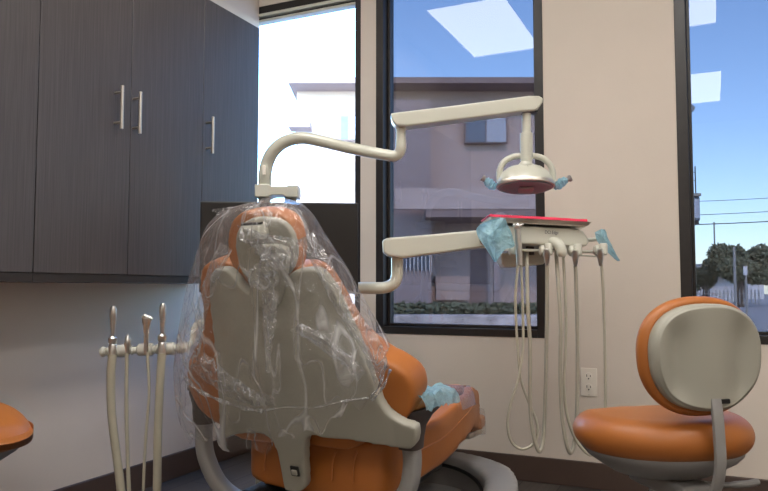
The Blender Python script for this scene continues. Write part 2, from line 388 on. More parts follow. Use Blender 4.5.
# ------------------------------------------------------------------ wall cabinets
XC = -1.67
ZT, ZB, ZBD = 1.845, .787, .812
def cabinet(y0, y1, label, doors):
    t = thing('wall_cabinet', label, 'cabinet', ((XL + XC) / 2, (y0 + y1) / 2, ZB), 'dark laminate wall cabinets')
    MB().bb(XL + .001, XC - .0195, y0 + .0005, y1 - .0005, ZB, ZT).build('cabinet_body', MT['wood'], t, bevel=.001)
    MB().bb(XC - .019, XC - .001, y0 + .0005, y1 - .0005, ZB, ZBD - .002).build('light_rail', MT['rail'], t)
    for (a, b, hy) in doors:
        d = MB().bb(XC - .019, XC, a + .0015, b - .0015, ZBD, ZT - .001).build('cabinet_door', MT['wood'], t, bevel=.001)
        h = MB(); x = XC + .030
        h.cyl((x, hy, 1.262), (x, hy, 1.397), .0052); h.cyl((XC, hy, 1.282), (x, hy, 1.282), .0038, n=12); h.cyl((XC, hy, 1.377), (x, hy, 1.377), .0038, n=12)
        h.build('door_handle', MT['nickel'], d)
    return t
cabinet(.60, 1.340, 'dark laminate wall cabinet leftmost on the side wall, cut by the photo edge', [(.60, .970, .93), (.970, 1.340, 1.01)])
cabinet(1.340, 2.035, 'dark laminate two-door wall cabinet with a pair of nickel handles side by side', [(1.340, 1.682, 1.615), (1.682, 2.035, 1.692)])
cabinet(2.035, 2.385, 'dark laminate single-door wall cabinet next to the bright window', [(2.035, 2.385, 2.055)])
# under-cabinet valance strip belongs to the cabinet bodies (the 25 mm strip below the doors)

# ------------------------------------------------------------------ monitor
n = (RH * .10 - FH).normalized()
mc = P(279, 248, 2.36)
tl = PN(200, 199, mc, n); tr = PN(358, 205, mc, n); br = PN(358, 296, mc, n); bl = PN(200, 289, mc, n)
ex = (tr - tl); ex.z = 0; wdt = ex.length; ex.normalize(); ez = V((0, 0, 1)); ny = ez.cross(ex)
c = (tl + tr + br + bl) / 4; hgt = (tl.z - bl.z + tr.z - br.z) / 2
t = thing('monitor', 'black flat monitor mounted behind the dental chair headrest', 'monitor', c - ez * hgt / 2)
MB().box(c + ny * .015, (wdt, .03, hgt), (ex, ny, ez)).build('monitor_housing', MT['dark'], t, bevel=.004)
MB().box(c - ny * .0006, (wdt - .016, .0012, hgt - .016), (ex, ny, ez)).build('screen', MT['screen'], t, flat=True)
pole_c = W((279 - 384) / F * 2.56, 2.56)
MB().cyl(c + ny * .03, V((pole_c.x, pole_c.y, c.z)), .018).build('mount_arm', MT['armgrey'], t)

# ------------------------------------------------------------------ equipment pole with light arm and delivery arm
D0 = 2.52
t = thing('unit_post', 'grey post with a cream cross clamp, rising behind the monitor', 'post', pole_c)
pz = P(277, 197, 2.56).z
m = MB()
for x in (264.5, 290.5):
    q = P(x, 200, 2.56); m.cyl((q.x, q.y, .02), (q.x, q.y, P(x, 192, 2.56).z), .022)
m.build('post_tube', MT['shell'], t)
q = P(277, 200, 2.56)
MB().lathe([(.16, 0), (.16, .02), (.05, .035)], (q.x, q.y, 0), n=32).build('floor_flange', MT['basegrey'], t)
m = MB(); a = P(254.5, 190, 2.56); b = P(298, 190, 2.56)
pts = [P(254.5, 184, 2.52), P(269, 184, 2.52), P(271, 186, 2.52), P(286, 186, 2.52), P(288, 185, 2.52), P(298, 185, 2.52), P(298, 197, 2.52), P(286, 197, 2.52), P(283, 195, 2.52), P(271, 195, 2.52), P(269, 197, 2.52), P(254.5, 197, 2.52)]
m.prism(pts, FH * .09); m.build('cross_clamp', MT['cream2'], t, bevel=.004)

t = thing('dental_light', 'cream dental operatory light on a curved arm above the tray', 'lamp', P(265, 184, D0))
pp = [P(265, 186, 2.56), P(265, 176, 2.55), P(267, 164, 2.55), P(272, 153, 2.54), P(281, 144, 2.53), P(293, 139, 2.52), P(306, 138, 2.51), P(325, 142, 2.49), P(350, 148, 2.47), P(372, 152.5, 2.45), P(386, 155, 2.43), P(394, 156, 2.42), P(399, 153, 2.415), P(401, 147, 2.41), P(401, 138, 2.41), P(401, 128, 2.41)]
rr = [.024, .024, .024, .0235, .023, .0225, .022, .0215, .0205, .02, .0195, .0195, .019, .0185, .0175, .0170]
cp = curve(pp, 6); rad = []
for i in range(len(cp)):
    k = i / 6; j = min(int(k), len(rr) - 2); rad.append(rr[j] + (rr[j + 1] - rr[j]) * (k - j))
arm = MB().tube(cp, rad, 24).build('curved_arm', MT['cream'], t, ang=60)
q = P(264, 170, 2.524)
MB().box(q, (.012, .006, .036), (RH, FH, ZU)).build('rocker_switch', MT['white'], arm, bevel=.002)
MB().cyl(P(401, 128, 2.41), P(401.5, 120, 2.41), .0125).build('arm_pivot', MT['cream2'], t)
m = MB(); m.box(P(403, 125, 2.395), (.045, .04, .005), (RH, FH, ZU)); m.box(P(411, 124.5, 2.39), (.01, .02, .012), (RH, FH, ZU)); m.build('pivot_gasket', MT['dark'], t, bevel=.001)
pts = [P(390.5, 113, 2.37), P(460, 104.5, 2.37), P(529, 95.5, 2.37), P(539, 95.5, 2.37), P(543.5, 98, 2.37), P(543, 102, 2.37), P(539, 108, 2.37), P(535, 110.5, 2.37), P(520, 111.5, 2.37), P(470, 118, 2.37), P(408, 126, 2.37), P(396, 125, 2.37), P(392, 121, 2.37)]
MB().prism(pts, FH * .065).build('spring_arm', MT['cream'], t, bevel=.006, seg=4)
LD = 2.40
m = MB(); m.box(P(526, 112.6, LD), (.075, .04, .006), (RH, FH, ZU)); m.build('swivel_gasket', MT['dark'], t, bevel=.001)
m = MB(); m.cyl(P(526.5, 108, LD), P(526.5, 135, LD), .0145, .0155); m.build('drop_post', MT['cream'], t)
m = MB(); m.tube(curve([P(526.5, 133, LD), P(526.5, 150, LD), P(526.5, 160, LD), P(526, 168, LD)], 5), [.0215] * 6 + [.0205] * 5 + [.019] * 4 + [.023], 24); m.build('swivel_sleeve', MT['cream'], t, bevel=.002)
MB().lathe([(.010, -.012), (.02, -.010), (.026, 0), (.026, .008), (.018, .018)], P(526, 167, LD - .01), n=28).build('yoke_hub', MT['cream'], t, ang=50)
tilt = 12; ax = (ZU * math.cos(R(tilt)) + FH * math.sin(R(tilt))).normalized()      # the head leans so its mouth looks a little to the chair
exh = RH; eyh = ax.cross(exh)
hc = P(525.5, 184, LD)
dome = [(.004, .064), (.035, .063), (.062, .055), (.081, .038), (.092, .016), (.0975, 0), (.0975, -.006), (.093, -.010), (.089, -.006), (.080, .008), (.055, .022), (.01, .028)]
head = MB().lathe(dome[:8], hc, ax, 40, exh, sy=.72).build('lamp_head', MT['cream'], t, ang=50)
MB().lathe([(.092, -.009), (.086, .004), (.070, .016), (.045, .024), (.01, .027)], hc - ax * .003, ax, 40, exh, sy=.70).build('reflector', MT['reflector'], t, ang=50)
m = MB(); m.lathe([(.0985, -.010), (.1005, -.003), (.0985, .003)], hc - ax * .001, ax, 40, exh, sy=.725); m.build('head_rim', MT['steel'], head)
MB().lathe([(.088, -.0155), (.093, -.0115)], hc - ax * .0005, ax, 40, exh, sy=.71).build('front_lens', MT['lens'], t)
MB().box(hc - ax * .018, (.05, .035, .016), (exh, eyh, ax)).build('bulb_shield', MT['basegrey'], t, bevel=.004)
MB().prism([hc + ax * .040 - eyh * .052 + RH * -.004, hc + ax * .040 - eyh * .052 + RH * .004, hc + ax * .046 - eyh * .050], -eyh * .003).build('head_mark', MT['dark'], t)
hp = [(499.5, 182), (499.5, 172), (503, 163), (511, 157.5), (520, 156), (534, 156), (543, 158.5), (550, 165), (553, 173), (553, 182)]
MB().tube(curve([P(x, y, LD + .01) for x, y in hp], 6), .0105, 16).build('loop_handle', MT['cream'], t)
for sgn, a, b, c2 in ((-1, (496, 187), (488, 182), (482, 177.5)), (1, (554, 187), (563, 181.5), (571, 178))):
    h = MB().tube(curve([P(*a, LD), P(*b, LD), P(*c2, LD)], 5), [.006] * 5 + [.008] * 4 + [.0125, .011], 14).build('side_grip', MT['armgrey'], t)
    g = []; A_, B_ = P(*a, LD), P(*b, LD)
    pts_ = curve([A_, P((a[0] + b[0]) / 2, (a[1] + b[1]) / 2 + 1, LD), B_, P((b[0] + c2[0]) / 2, (b[1] + c2[1]) / 2 + .5, LD)], 4)
    plabel(MB().tube(pts_, [.010 + .006 * math.sin(PI * i / (len(pts_) - 1)) + .002 * math.sin(i * 2.1) for i in range(len(pts_))], 10).build('grip_film', MT['blue'], h, ang=40), 'blue plastic barrier film')

# delivery arm + head --------------------------------------------------
t = thing('delivery_unit', 'cream dental delivery unit on a jointed arm with hanging hoses', 'dental unit', P(535, 246, 2.3))
pp = [P(281, 285, 2.56), P(320, 287, 2.53), P(355, 288, 2.49), P(378, 288, 2.46), P(387, 287, 2.455), P(394, 283, 2.45), P(397, 276, 2.45), P(397.3, 268, 2.45), P(397.3, 258, 2.45)]
MB().tube(curve(pp, 6), .0205, 24).build('lower_arm', MT['cream'], t, ang=60)
MB().cyl(P(396, 260, 2.45), P(396, 250, 2.45), .0135).build('arm_pivot', MT['cream2'], t)
MB().box(P(401, 256, 2.43), (.04, .035, .006), (RH, FH, ZU)).build('pivot_gasket', MT['dark'], t, bevel=.001)
A = [(382, 241), (386, 238), (440, 233.5), (500, 228), (500, 246), (470, 249), (402, 258), (388, 256), (383, 252)]
MB().prism([P(x, y, 2.40) for x, y in A], FH * .075).build('spring_arm', MT['cream'], t, bevel=.007, seg=4)
n_ = V(FH)
hp0 = P(535, 236, 2.24)
o2 = [(487, 227), (500, 225), (540, 226.5), (578, 229), (584, 232), (588, 238), (588.5, 244), (584, 246.5), (560, 246), (520, 244), (490, 242), (486, 235)]
pc = [PN(x, y, hp0, n_) for x, y in o2]; bx, bz = hp0, ZU
o2d = [((p - hp0).dot(RH), (p - hp0).dot(ZU)) for p in closed_curve(pc, 4)]
sbuild(soft(o2d, .26, lambda a, b, c: hp0 + RH * a + ZU * b + FH * c, voxel=.006, it=5), 'control_head', MT['cream2'], t)
# tray + paper
tp = PN(535, 222.5, hp0, n_); tw = (590 - 483) / F * 2.24
tz = (PN(586, 224, hp0, n_) - PN(490, 219, hp0, n_)).normalized()
TR = thing('instrument_tray', 'stainless steel instrument tray on top of the delivery unit', 'tray', PN(535, 226, hp0, n_) + FH * .1)
EX = tz; EY = FH; EZ = EX.cross(EY).normalized() * -1
if EZ.z < 0: EZ = -EZ
tc_ = PN(539, 224, hp0, n_) + FH * .10
m = MB(); m.box(tc_, (.295, .235, .004), (EX, EY, EZ))
for s_, e_ in ((-1, EX), (1, EX)):
    m.prism([tc_ + EX * s_ * .1475 - EY * .1175, tc_ + EX * s_ * .1475 + EY * .1175, tc_ + EX * s_ * .157 + EY * .127 + EZ * .012, tc_ + EX * s_ * .157 - EY * .127 + EZ * .012], EX * s_ * .002)
for s_ in (-1, 1):
    m.prism([tc_ - EX * .1475 + EY * s_ * .1175, tc_ + EX * .1475 + EY * s_ * .1175, tc_ + EX * .157 + EY * s_ * .127 + EZ * .012, tc_ - EX * .157 + EY * s_ * .127 + EZ * .012], EY * s_ * .002)
m.build('tray_pan', MT['steel'], TR)
pr = MB(); g = []
for j in range(8):
    for i in range(24):
        u, v_ = i / 23 - .5, j / 7 - .5
        p = tc_ + EX * (u * .31) + EY * (v_ * .252) + EZ * ((.021 if j else .010) + .0015 * noise.noise(V((u * 9, v_ * 7, 1)))) - EY * (0 if j else -.032)
        g.append(p)
pr.grid(g, 24, 8)
po = pr.build('tray_paper', MT['pink'], None); tag(po, 'bright pink paper liner covering the steel instrument tray', 'paper liner')
sm = po.modifiers.new('s', 'SOLIDIFY'); sm.thickness = .004; sm.offset = 1
# clear pouch on the left corner of the tray
o = sheet([PN(499, 209.5, hp0, n_) + FH * .10, PN(514, 214, hp0, n_) + FH * .02, PN(502, 219.5, hp0, n_) - FH * .03, PN(481, 221.5, hp0, n_) - FH * .03], 14, 10, .004, 40, 'plastic_sleeve', MT['clear'])
tag(o, 'crumpled clear plastic sleeve on the left corner of the pink lined tray', 'plastic sleeve')
# blue film flag left
bl_ = MB(); dd = -.05
poly = [[(497, 219), (503, 221), (508, 233)], [(486, 222), (497, 232), (511, 247)], [(475, 229), (488, 240), (503, 250)], [(476, 238), (489, 248), (498, 255)], [(484, 250), (491, 256), (496, 258)], [(492, 262), (493, 262.3), (494, 262)]]
g = []
for r_ in range(len(poly)):
    row = curve([PN(x, y, hp0, n_) + FH * dd for x, y in poly[r_]], 5); g.append(row)
G = []
for i in range(len(g[0])):
    cl = curve([row[i] for row in g], 4); G.append([p + FH * (.010 * noise.noise(p * 45) + .008 * math.sin(i * 1.1)) for p in cl])
nu = len(G[0]); o = MB().grid([p for r_ in G for p in r_], nu, len(G)).build('barrier_film', MT['blue'], None, recalc=False, ang=50)
tag(o, 'crumpled blue barrier film hanging from the left end of the tray', 'plastic film', 'blue barrier films on the delivery unit')
# right handle with film
q0 = P(590, 247, 2.34)
m = MB(); m.tube(curve([P(588, 240, 2.33), P(596, 239, 2.33), P(601, 236, 2.33), P(602, 231, 2.33)], 5), .0065, 12); m.build('side_handle', MT['cream2'], t)
fl = [[(596, 232), (601, 229), (604, 229.5)], [(598, 240), (603, 236), (608, 237)], [(602, 246), (608, 243), (612, 245)], [(608, 252), (612, 250), (615, 252)], [(618.5, 261), (619.5, 261), (620, 260)]]
g = [curve([P(x, y, 2.30) for x, y in r_], 4) for r_ in fl]; G = []
for i in range(len(g[0])):
    cl = curve([row[i] for row in g], 4); G.append([p + FH * (.010 * noise.noise(p * 50) + .010 * math.cos(i * 1.0)) for p in cl])
o = MB().grid([p for r_ in G for p in r_], len(G[0]), len(G)).build('barrier_film', MT['blue'], None, recalc=False, ang=50)
tag(o, 'narrow blue barrier film slanting off the right handle of the delivery unit', 'plastic film', 'blue barrier films on the delivery unit')
# lettering
cu = bpy.data.curves.new('txt', 'FONT'); cu.body = 'DCI Edge'; cu.size = .0155; cu.extrude = .0004; cu.align_x = 'CENTER'
to = bpy.data.objects.new('txt', cu); COL.objects.link(to)
me = bpy.data.meshes.new_from_object(to.evaluated_get(bpy.context.evaluated_depsgraph_get())); bpy.data.objects.remove(to)
q = PN(551.5, 234, hp0, n_) - FH * .0016
for v in me.vertices: v.co = q + tz * v.co.x * .72 + EZ * v.co.y - FH * v.co.z
me.materials.clear(); link_mesh(me, 'lettering', MT['print'], t, flat=True)
# mounting box, holder bar, holders
MB().prism([P(500, 253, 2.36), P(545, 250, 2.36), P(545, 264, 2.36), P(524, 266.5, 2.36), P(506, 267.5, 2.36), P(502, 264, 2.36)], FH * .09).build('junction_box', MT['cream2'], t, bevel=.006)
for q0_, q1_, r_ in ((P(512, 244, 2.3), P(512, 254, 2.3), .01), (P(578, 245, 2.3), P(577, 252, 2.3), .012), (P(530, 243, 2.33), P(530, 255, 2.33), .014)): MB().cyl(q0_, q1_, r_).build('holder_bracket', MT['brown'], t)
m = MB(); m.cyl(P(497, 249.5, 2.25), P(604, 252, 2.27), .0046); m.cyl(P(575, 255, 2.27), P(600, 256.5, 2.27), .003); m.build('holder_bar', MT['cream2'], t)
m = MB(); m.tube(curve([P(551, 241, 2.24), P(557, 243, 2.22), P(561, 249, 2.21), P(562, 257, 2.21)], 5), [.012, .014, .0155, .016, .0165, .017, .017, .017, .017, .017, .017, .017, .017, .016, .014, .010], 18); m.build('brake_knob', MT['cream'], t)
MD = 2.20
for i, (x, y) in enumerate(((515, 251), (545.5, 250.5), (574.5, 251), (600, 250.5))):
    m = MB(); c_ = P(x, y, MD + .04)
    m.lathe([(.010, -.020), (.016, -.016), (.0185, -.006), (.0185, .008), (.013, .018)], c_, RH, 20)
    m.lathe([(.009, -.016), (.013, -.012), (.013, .016), (.010, .022)], c_ - FH * .016 + RH * .006, ZU, 18)
    m.build('instrument_holder', MT['cream2'], t, ang=40)
HO = MT['hose']
def hose(pts, r, parent, mat=HO, name='hose'):
    return MB().tube(curve(pts, 8), r, 10).build(name, mat, parent, ang=80)
# handpieces rest in the holders and can be lifted out: things, each with its hose
def hp_thing(name, label, cat, x, y): return thing(name, label, cat, P(x, y, MD), 'dental handpieces and syringes on their hoses')
h = hp_thing('air_water_syringe', 'silver air water syringe standing in the first tray holder, hose in a wide loop', 'dental instrument', 517, 262)
m = MB(); d_ = MD
m.tube([P(519.5, 265, d_), P(519, 250, d_), P(518, 236, d_), P(517.6, 229, d_)], [.0085, .0105, .0095, .010], 16)
m.lathe([(.009, -.012), (.0125, -.005), (.0125, .005), (.008, .010)], P(518, 226.5, d_), (RH * .7 - FH * .3 + ZU * .2).normalized(), 16)
m.cyl(P(513, 224.5, d_), P(523, 225, d_), .004, .005, 10); m.build('syringe_body', MT['chrome'], h, ang=40)
L1 = [(518, 264, 0), (515.5, 300, 0), (517.5, 345, 0), (520.5, 378, .006), (529, 403, .01), (536, 420, .01), (537.5, 434, .01), (532, 445, .01), (521, 449, .005), (511, 441, 0), (507.5, 423, -.006), (511, 402, -.008), (518.5, 378, -.008), (523, 345, 0), (522.5, 300, .01), (521, 262, .02)]
hose([P(x, y, MD + e) for x, y, e in L1], .0042, h)
specs = [('dental_handpiece', 'chrome handpiece in the second tray holder, hose looping down in front of the window corner', (547, 262), [(527, 252, .09), (527, 275, .03), (528, 310, .0), (530, 345, 0), (530, 400, 0), (532.5, 430, 0), (538.5, 451, 0), (543, 441, .03), (545, 405, .04), (546.5, 340, .04), (547, 300, .035), (547, 264, .03)], .0062),
         ('dental_handpiece', 'chrome handpiece in the third tray holder, hose hanging left of the wall outlet', (575.5, 263), [(556, 252, .06), (558, 280, .02), (560.5, 320, .0), (560.5, 350, 0), (560.5, 385, 0), (563, 425, 0), (569.5, 452.5, 0), (574.5, 441, .03), (577, 405, .04), (577.5, 345, .04), (576.5, 300, .035), (575.5, 264, .03)], .0062),
         ('dental_handpiece', 'chrome handpiece in the last tray holder, hose passing right of the wall outlet', (600.5, 262), [(563, 252, .06), (564.5, 280, .03), (566, 320, .02), (565.5, 350, .01), (564, 385, .01), (567, 415, .01), (576, 440, .02), (590, 455, .02), (601, 446, .03), (605, 420, .04), (605, 360, .04), (603.5, 300, .035), (601.5, 264, .03)], .0047)]
for nm, lb, (x, y), L_, r_ in specs:
    h = hp_thing(nm, lb, 'dental instrument', x, y)
    m = MB(); m.tube([P(x, y + 3, MD + .03), P(x, y - 2, MD + .02), P(x - .3, y - 8, MD + .012), P(x - .5, y - 13, MD + .008)], [.0055, .0085, .0105, .007], 14); m.build('handpiece_body', MT['chrome'], h, ang=40)
    hose([P(px, py, MD + e) for px, py, e in L_], r_, h, HO if r_ < .005 else MT['hoseg'])

# ------------------------------------------------------------------ assistant's holder on the left
AD = 2.0
t = thing('instrument_rack', 'cream instrument holder bar left of the dental chair', 'instrument holder', P(145, 356, AD))
a, b = P(101, 352, AD), P(189, 347.5, AD); ax_ = (b - a).normalized(); L_ = (b - a).length
segs = [(0, .055, .013), (.07, .095, .012), (.17, .32, .0155), (.345, .37, .012), (.42, .60, .0155), (.62, .66, .012), (.68, .84, .0155), (.86, 1.0, .0135)]
MB().cyl(a + ax_ * .005, b, .010).build('holder_bar', MT['cream2'], t)
for s0, s1, r_ in segs:
    MB().lathe([(r_ * .9, 0), (r_ * 1.15, .004), (r_ * 1.15, L_ * (s1 - s0) - .004), (r_ * .9, L_ * (s1 - s0))], a + ax_ * L_ * s0, ax_, 20).build('holder_collar', MT['shellw'], t, ang=40)
MB().tube(curve([P(183, 348.5, AD + .005), P(189, 346, AD + .01), P(193, 340, AD + .02), P(194, 331, AD + .03), P(198, 324, AD + .06), P(215, 320, AD + .2), P(262, 316, 2.56)], 8), .009, 14).build('swing_arm', MT['cream2'], t)
def assist(name, label, x, y0, y1, prof, hz, hr, mat_hose):
    h = thing(name, label, 'dental instrument', P(x, y1, AD - .018), 'instruments in the left holder bar')
    p0, p1 = P(x, y1, AD - .022), P(x + 0.8, y0, AD - .022); n_p = len(prof)
    MB().tube([p0.lerp(p1, k) for k, _ in prof], [r_ for _, r_ in prof], 16).build('instrument_body', MT['chrome'], h, ang=45)
    hose([P(px, py, AD - .022) for px, py in hz] , hr, h, mat_hose)
    return h
assist('suction_handpiece', 'tall silver suction handpiece, leftmost in the side holder bar', 112.5, 306, 356, [(0, .011), (.2, .0115), (.24, .009), (.27, .0125), (.36, .0125), (.40, .006), (.6, .0065), (.8, .009), (.93, .0095), (1, .006)], [(112.5, 354), (111, 380), (111.5, 410), (114, 435), (118, 465), (121, 491), (124, 530), (128, 549)], .0118, HO)
assist('saliva_ejector', 'short silver saliva ejector, second from left in the side holder bar', 127.2, 334, 353, [(0, .006), (.3, .007), (.5, .010), (.75, .009), (.9, .004), (1, .003)], [(127, 352), (126.5, 390), (127, 430), (129, 491), (132, 530), (136, 549)], .0055, HO)
assist('suction_handpiece', 'tall silver suction handpiece, rightmost in the side holder bar by the plastic bag', 162, 303, 354, [(0, .011), (.2, .0115), (.24, .009), (.27, .0125), (.36, .0125), (.40, .006), (.6, .0065), (.8, .009), (.93, .0095), (1, .006)], [(162, 353), (160, 385), (158, 430), (157, 491), (156, 530), (156, 549)], .0118, HO)
h = assist('air_water_syringe', 'silver syringe with a flared button head, third in the side holder bar', 146, 318, 354, [(0, .005), (.1, .006), (.15, .0065), (.6, .0075), (.8, .0095), (.9, .0125), (1, .012)], [(147.3, 352), (149, 380), (149, 400), (146.5, 430), (144, 470), (143, 510), (143, 549)], .0042, HO)
MB().tube([P(142.5, 318, AD - .022), P(145, 316.5, AD - .022), P(150, 318, AD - .022), P(152.5, 319.5, AD - .022)], [.005, .0075, .0065, .004], 12).build('syringe_button', MT['chrome'], h)
t = thing('utility_box', 'low grey floor box below the side holder bar where its hoses end', 'box', (P(140, 560, AD).x, P(140, 560, AD).y, 0))
q = P(140, 555, AD - .022); MB().box((q.x, q.y, .014), (.26, .12, .028), (RH, FH, ZU)).build('box_body', MT['basegrey'], t, bevel=.006)

# ------------------------------------------------------------------ dental chair
CA = R(29)
CO = W(-.208, 1.75, 0)
CF = RH * math.sin(CA) + FH * math.cos(CA)
CR = RH * math.cos(CA) - FH * math.sin(CA)
def CL(r, f, z): return CO + CR * r + CF * f + ZU * z
LEAN = .31
BU = (ZU - CF * LEAN).normalized()           # up along the back
BN = CR.cross(BU).normalized()
if BN.dot(CF) < 0: BN = -BN                  # towards the patient's front
B0 = CL(0, 0, .42)
def back_uv(pts, off, n=5, closed=True, of=None):
    if of:
        out = []
        for x, y in pts:
            a = 0
            for _ in range(3):
                p0 = B0 + BN * of(a); a = (PN(x, y, p0, BN) - p0).dot(CR)
            out.append(V((a, (PN(x, y, p0, BN) - p0).dot(BU), 0)))
        return [(p.x, p.y) for p in closed_curve(out, n)]
    p0 = B0 + BN * off
    q = [PN(x, y, p0, BN) for x, y in pts]
    if closed: q = closed_curve(q, n)
    return [((p - p0).dot(CR), (p - p0).dot(BU)) for p in q]
CH = thing('dental_chair', 'orange dental chair seen from behind with a grey plastic back shell', 'dental chair', CL(0, .3, 0))
shell = [(212, 273), (219, 268), (228, 268), (236, 275), (243, 285), (250, 291), (262, 293), (277, 291), (285, 281), (292, 272), (303, 269), (315, 270), (323, 277), (332, 292), (345, 322), (357, 350), (368, 382), (377, 408), (386, 420), (398, 428), (411, 433), (411, 449), (403, 455), (388, 452), (370, 447), (350, 442), (330, 439), (314, 435), (309, 437), (306.5, 444), (306, 462), (307, 484), (302, 490), (290, 490), (285, 484), (282, 465), (278, 448), (272, 437), (262, 433), (245, 433), (232, 436), (226, 439), (220, 435), (218, 415), (217.5, 390), (215, 350), (212, 320), (210, 295)]
def sh_fn(a, b, c):
    bend = .30 * max(0, abs(a) - .14) ** 2 * 6
    c2 = c + .010 * (1 - min(1, abs(a) / .2))  - 0
    return B0 + CR * a + BU * b + BN * (-.085 + c + .03 * min(1, abs(a) / .3) ** 2)
sbuild(soft(back_uv(shell, -.075), .030, sh_fn, voxel=.0055, it=5), 'back_shell', MT['shell'], CH)
cush = [(204, 285), (206, 268), (213, 260), (224, 258), (236, 262), (244, 273), (251, 284), (262, 290), (276, 286), (284, 276), (293, 265), (303, 260), (317, 260), (329, 266), (340, 281), (354, 307), (370, 330), (389, 345), (410, 357), (422, 369), (425.5, 386), (421, 402), (409, 415), (394, 423), (380, 429), (360, 437), (300, 441), (250, 438), (226, 424), (206, 410), (195, 394), (190, 377), (192, 360), (199, 345), (206, 330), (207, 310)]
def cu_fn(a, b, c):
    wing = max(0, abs(a) - .17)
    return B0 + CR * a + BU * b + BN * (-.045 + c + wing * wing * 1.5)
sbuild(soft(back_uv(cush, 0, of=lambda a: (.025 if a > 0 else -.025) + max(0, abs(a) - .17) ** 2 * 1.5), .085, cu_fn, voxel=.0085, it=9), 'backrest', MT['orange'], CH)
# headrest
HD = .0
hring = [(262, 209), (277, 211), (288, 218), (295, 230), (298, 247), (296, 265), (288, 281), (277, 290), (263, 293), (248, 288), (237, 275), (230, 258), (228, 241), (231, 225), (239, 214), (250, 210)]
hpad = sbuild(soft(back_uv(hring, -.05), .048, lambda a, b, c: B0 + CR * a + BU * b + BN * (-.055 + c), voxel=.006, it=8), 'headrest', MT['orange'], CH)
hsh = [(264, 217), (277, 219), (288, 226), (295, 241), (296, 257), (291, 271), (281, 280), (266, 284), (250, 280), (240, 268), (236, 252), (236, 236), (241, 225), (252, 218)]
sbuild(soft(back_uv(hsh, -.07), .018, lambda a, b, c: B0 + CR * a + BU * b + BN * (-.072 + c), voxel=.005, it=5), 'headrest_shell', MT['shell'], hpad)
kn = back_uv([(241, 223), (265, 222), (267, 240), (242, 240)], -.09, closed=False)
kc = (sum(p[0] for p in kn) / 4, sum(p[1] for p in kn) / 4)
KC = B0 + CR * kc[0] + BU * kc[1] + BN * -.085
k_ = MB().lathe([(.016, -.026), (.019, -.023), (.019, .023), (.016, .026)], KC, CR, 24).build('tilt_knuckle', MT['cream2'], hpad, ang=40)
MB().box(KC + BU * .017 - BN * .006, (.052, .012, .005), (CR, BN, BU)).build('knuckle_slot', MT['dark'], k_)
gb = back_uv([(252, 246), (284, 246), (288, 262), (284, 286), (280, 303), (272, 308), (258, 308), (252, 303), (250, 286), (248, 262)], -.09)
sbuild(soft(gb, .02, lambda a, b, c: B0 + CR * a + BU * b + BN * (-.098 + c), voxel=.005, it=4), 'headrest_bracket', MT['shell'], CH)
# a shallow seam moulded into the shell
# lower stem latch
lp = PN(295, 471, B0 + BN * -.092, BN)
MB().box(lp, (.024, .006, .026), (CR, BN, BU)).build('stem_latch', MT['dark'], CH, bevel=.003)
MB().box(lp - BN * .003 + BU * -.002, (.016, .006, .014), (CR, BN, BU)).build('latch_plate', MT['shell'], CH, bevel=.003)
# seat and leg rest
def seat_z(f):
    pts = [(-.12, .395), (0, .395), (.12, .395), (.30, .405), (.50, .435), (.66, .445), (.80, .420), (.92, .385), (1.10, .350)]
    if f <= pts[0][0]: return pts[0][1]
    for (a, za), (b, zb) in zip(pts, pts[1:]):
        if f <= b: k = (f - a) / (b - a); k = k * k * (3 - 2 * k) * .5 + k * .5; return za + (zb - za) * k
    return pts[-1][1]
so = [(-.15, -.05), (-.09, -.08), (.10, -.08), (.18, -.06), (.225, .0), (.235, .12), (.245, .30), (.235, .48), (.20, .64), (.165, .76), (.145, .83), (.12, .88), (.05, .90), (-.05, .90), (-.12, .88), (-.145, .83), (-.165, .76), (-.19, .64), (-.20, .48), (-.20, .30), (-.19, .12), (-.18, .0)]
so = [(a, b + max(0, .06 - b) * .62) for a, b in so]
so = [(p.x, p.y) for p in closed_curve([V((a, b, 0)) for a, b in so], 4)]
seat = sbuild(soft(so, .13 + .0, lambda a, b, c: CL(a, b, seat_z(b) - .125 + c + .02 * (abs(a) / .25) ** 2), voxel=.010, it=10), 'seat_cushion', MT['orange'], CH)
m = MB()
for s_ in (-1, 1):
    ed = [p for p in so if p[0] * s_ > .12 and p[1] > .12]
    ed.sort(key=lambda p: p[1]); m.tube([CL(p[0] - s_ * .002, p[1], seat_z(p[1]) - .035) for p in ed], .0035, 8)
for f in (.62,):
    m.tube([CL(a * (.225 if f < .4 else .172), f + .03 * abs(a), seat_z(f) + .0045 + .02 * (abs(a) * .9) ** 2) for a in [x / 8 - 1 for x in range(17)]], .0025, 6)
for a_ in (-.09, .03, .11, .165):
    m.tube(curve([CL(a_, .06, seat_z(0) + .006), CL(a_ - .004, .015, seat_z(0) - .006), CL(a_ - .01, -.006 + .35 * a_ * a_, seat_z(0) - .03), CL(a_ - .012, -.010 + .35 * a_ * a_, seat_z(0) - .08)], 5), .0026, 6)
m.build('seam_piping', MT['orange'], seat)
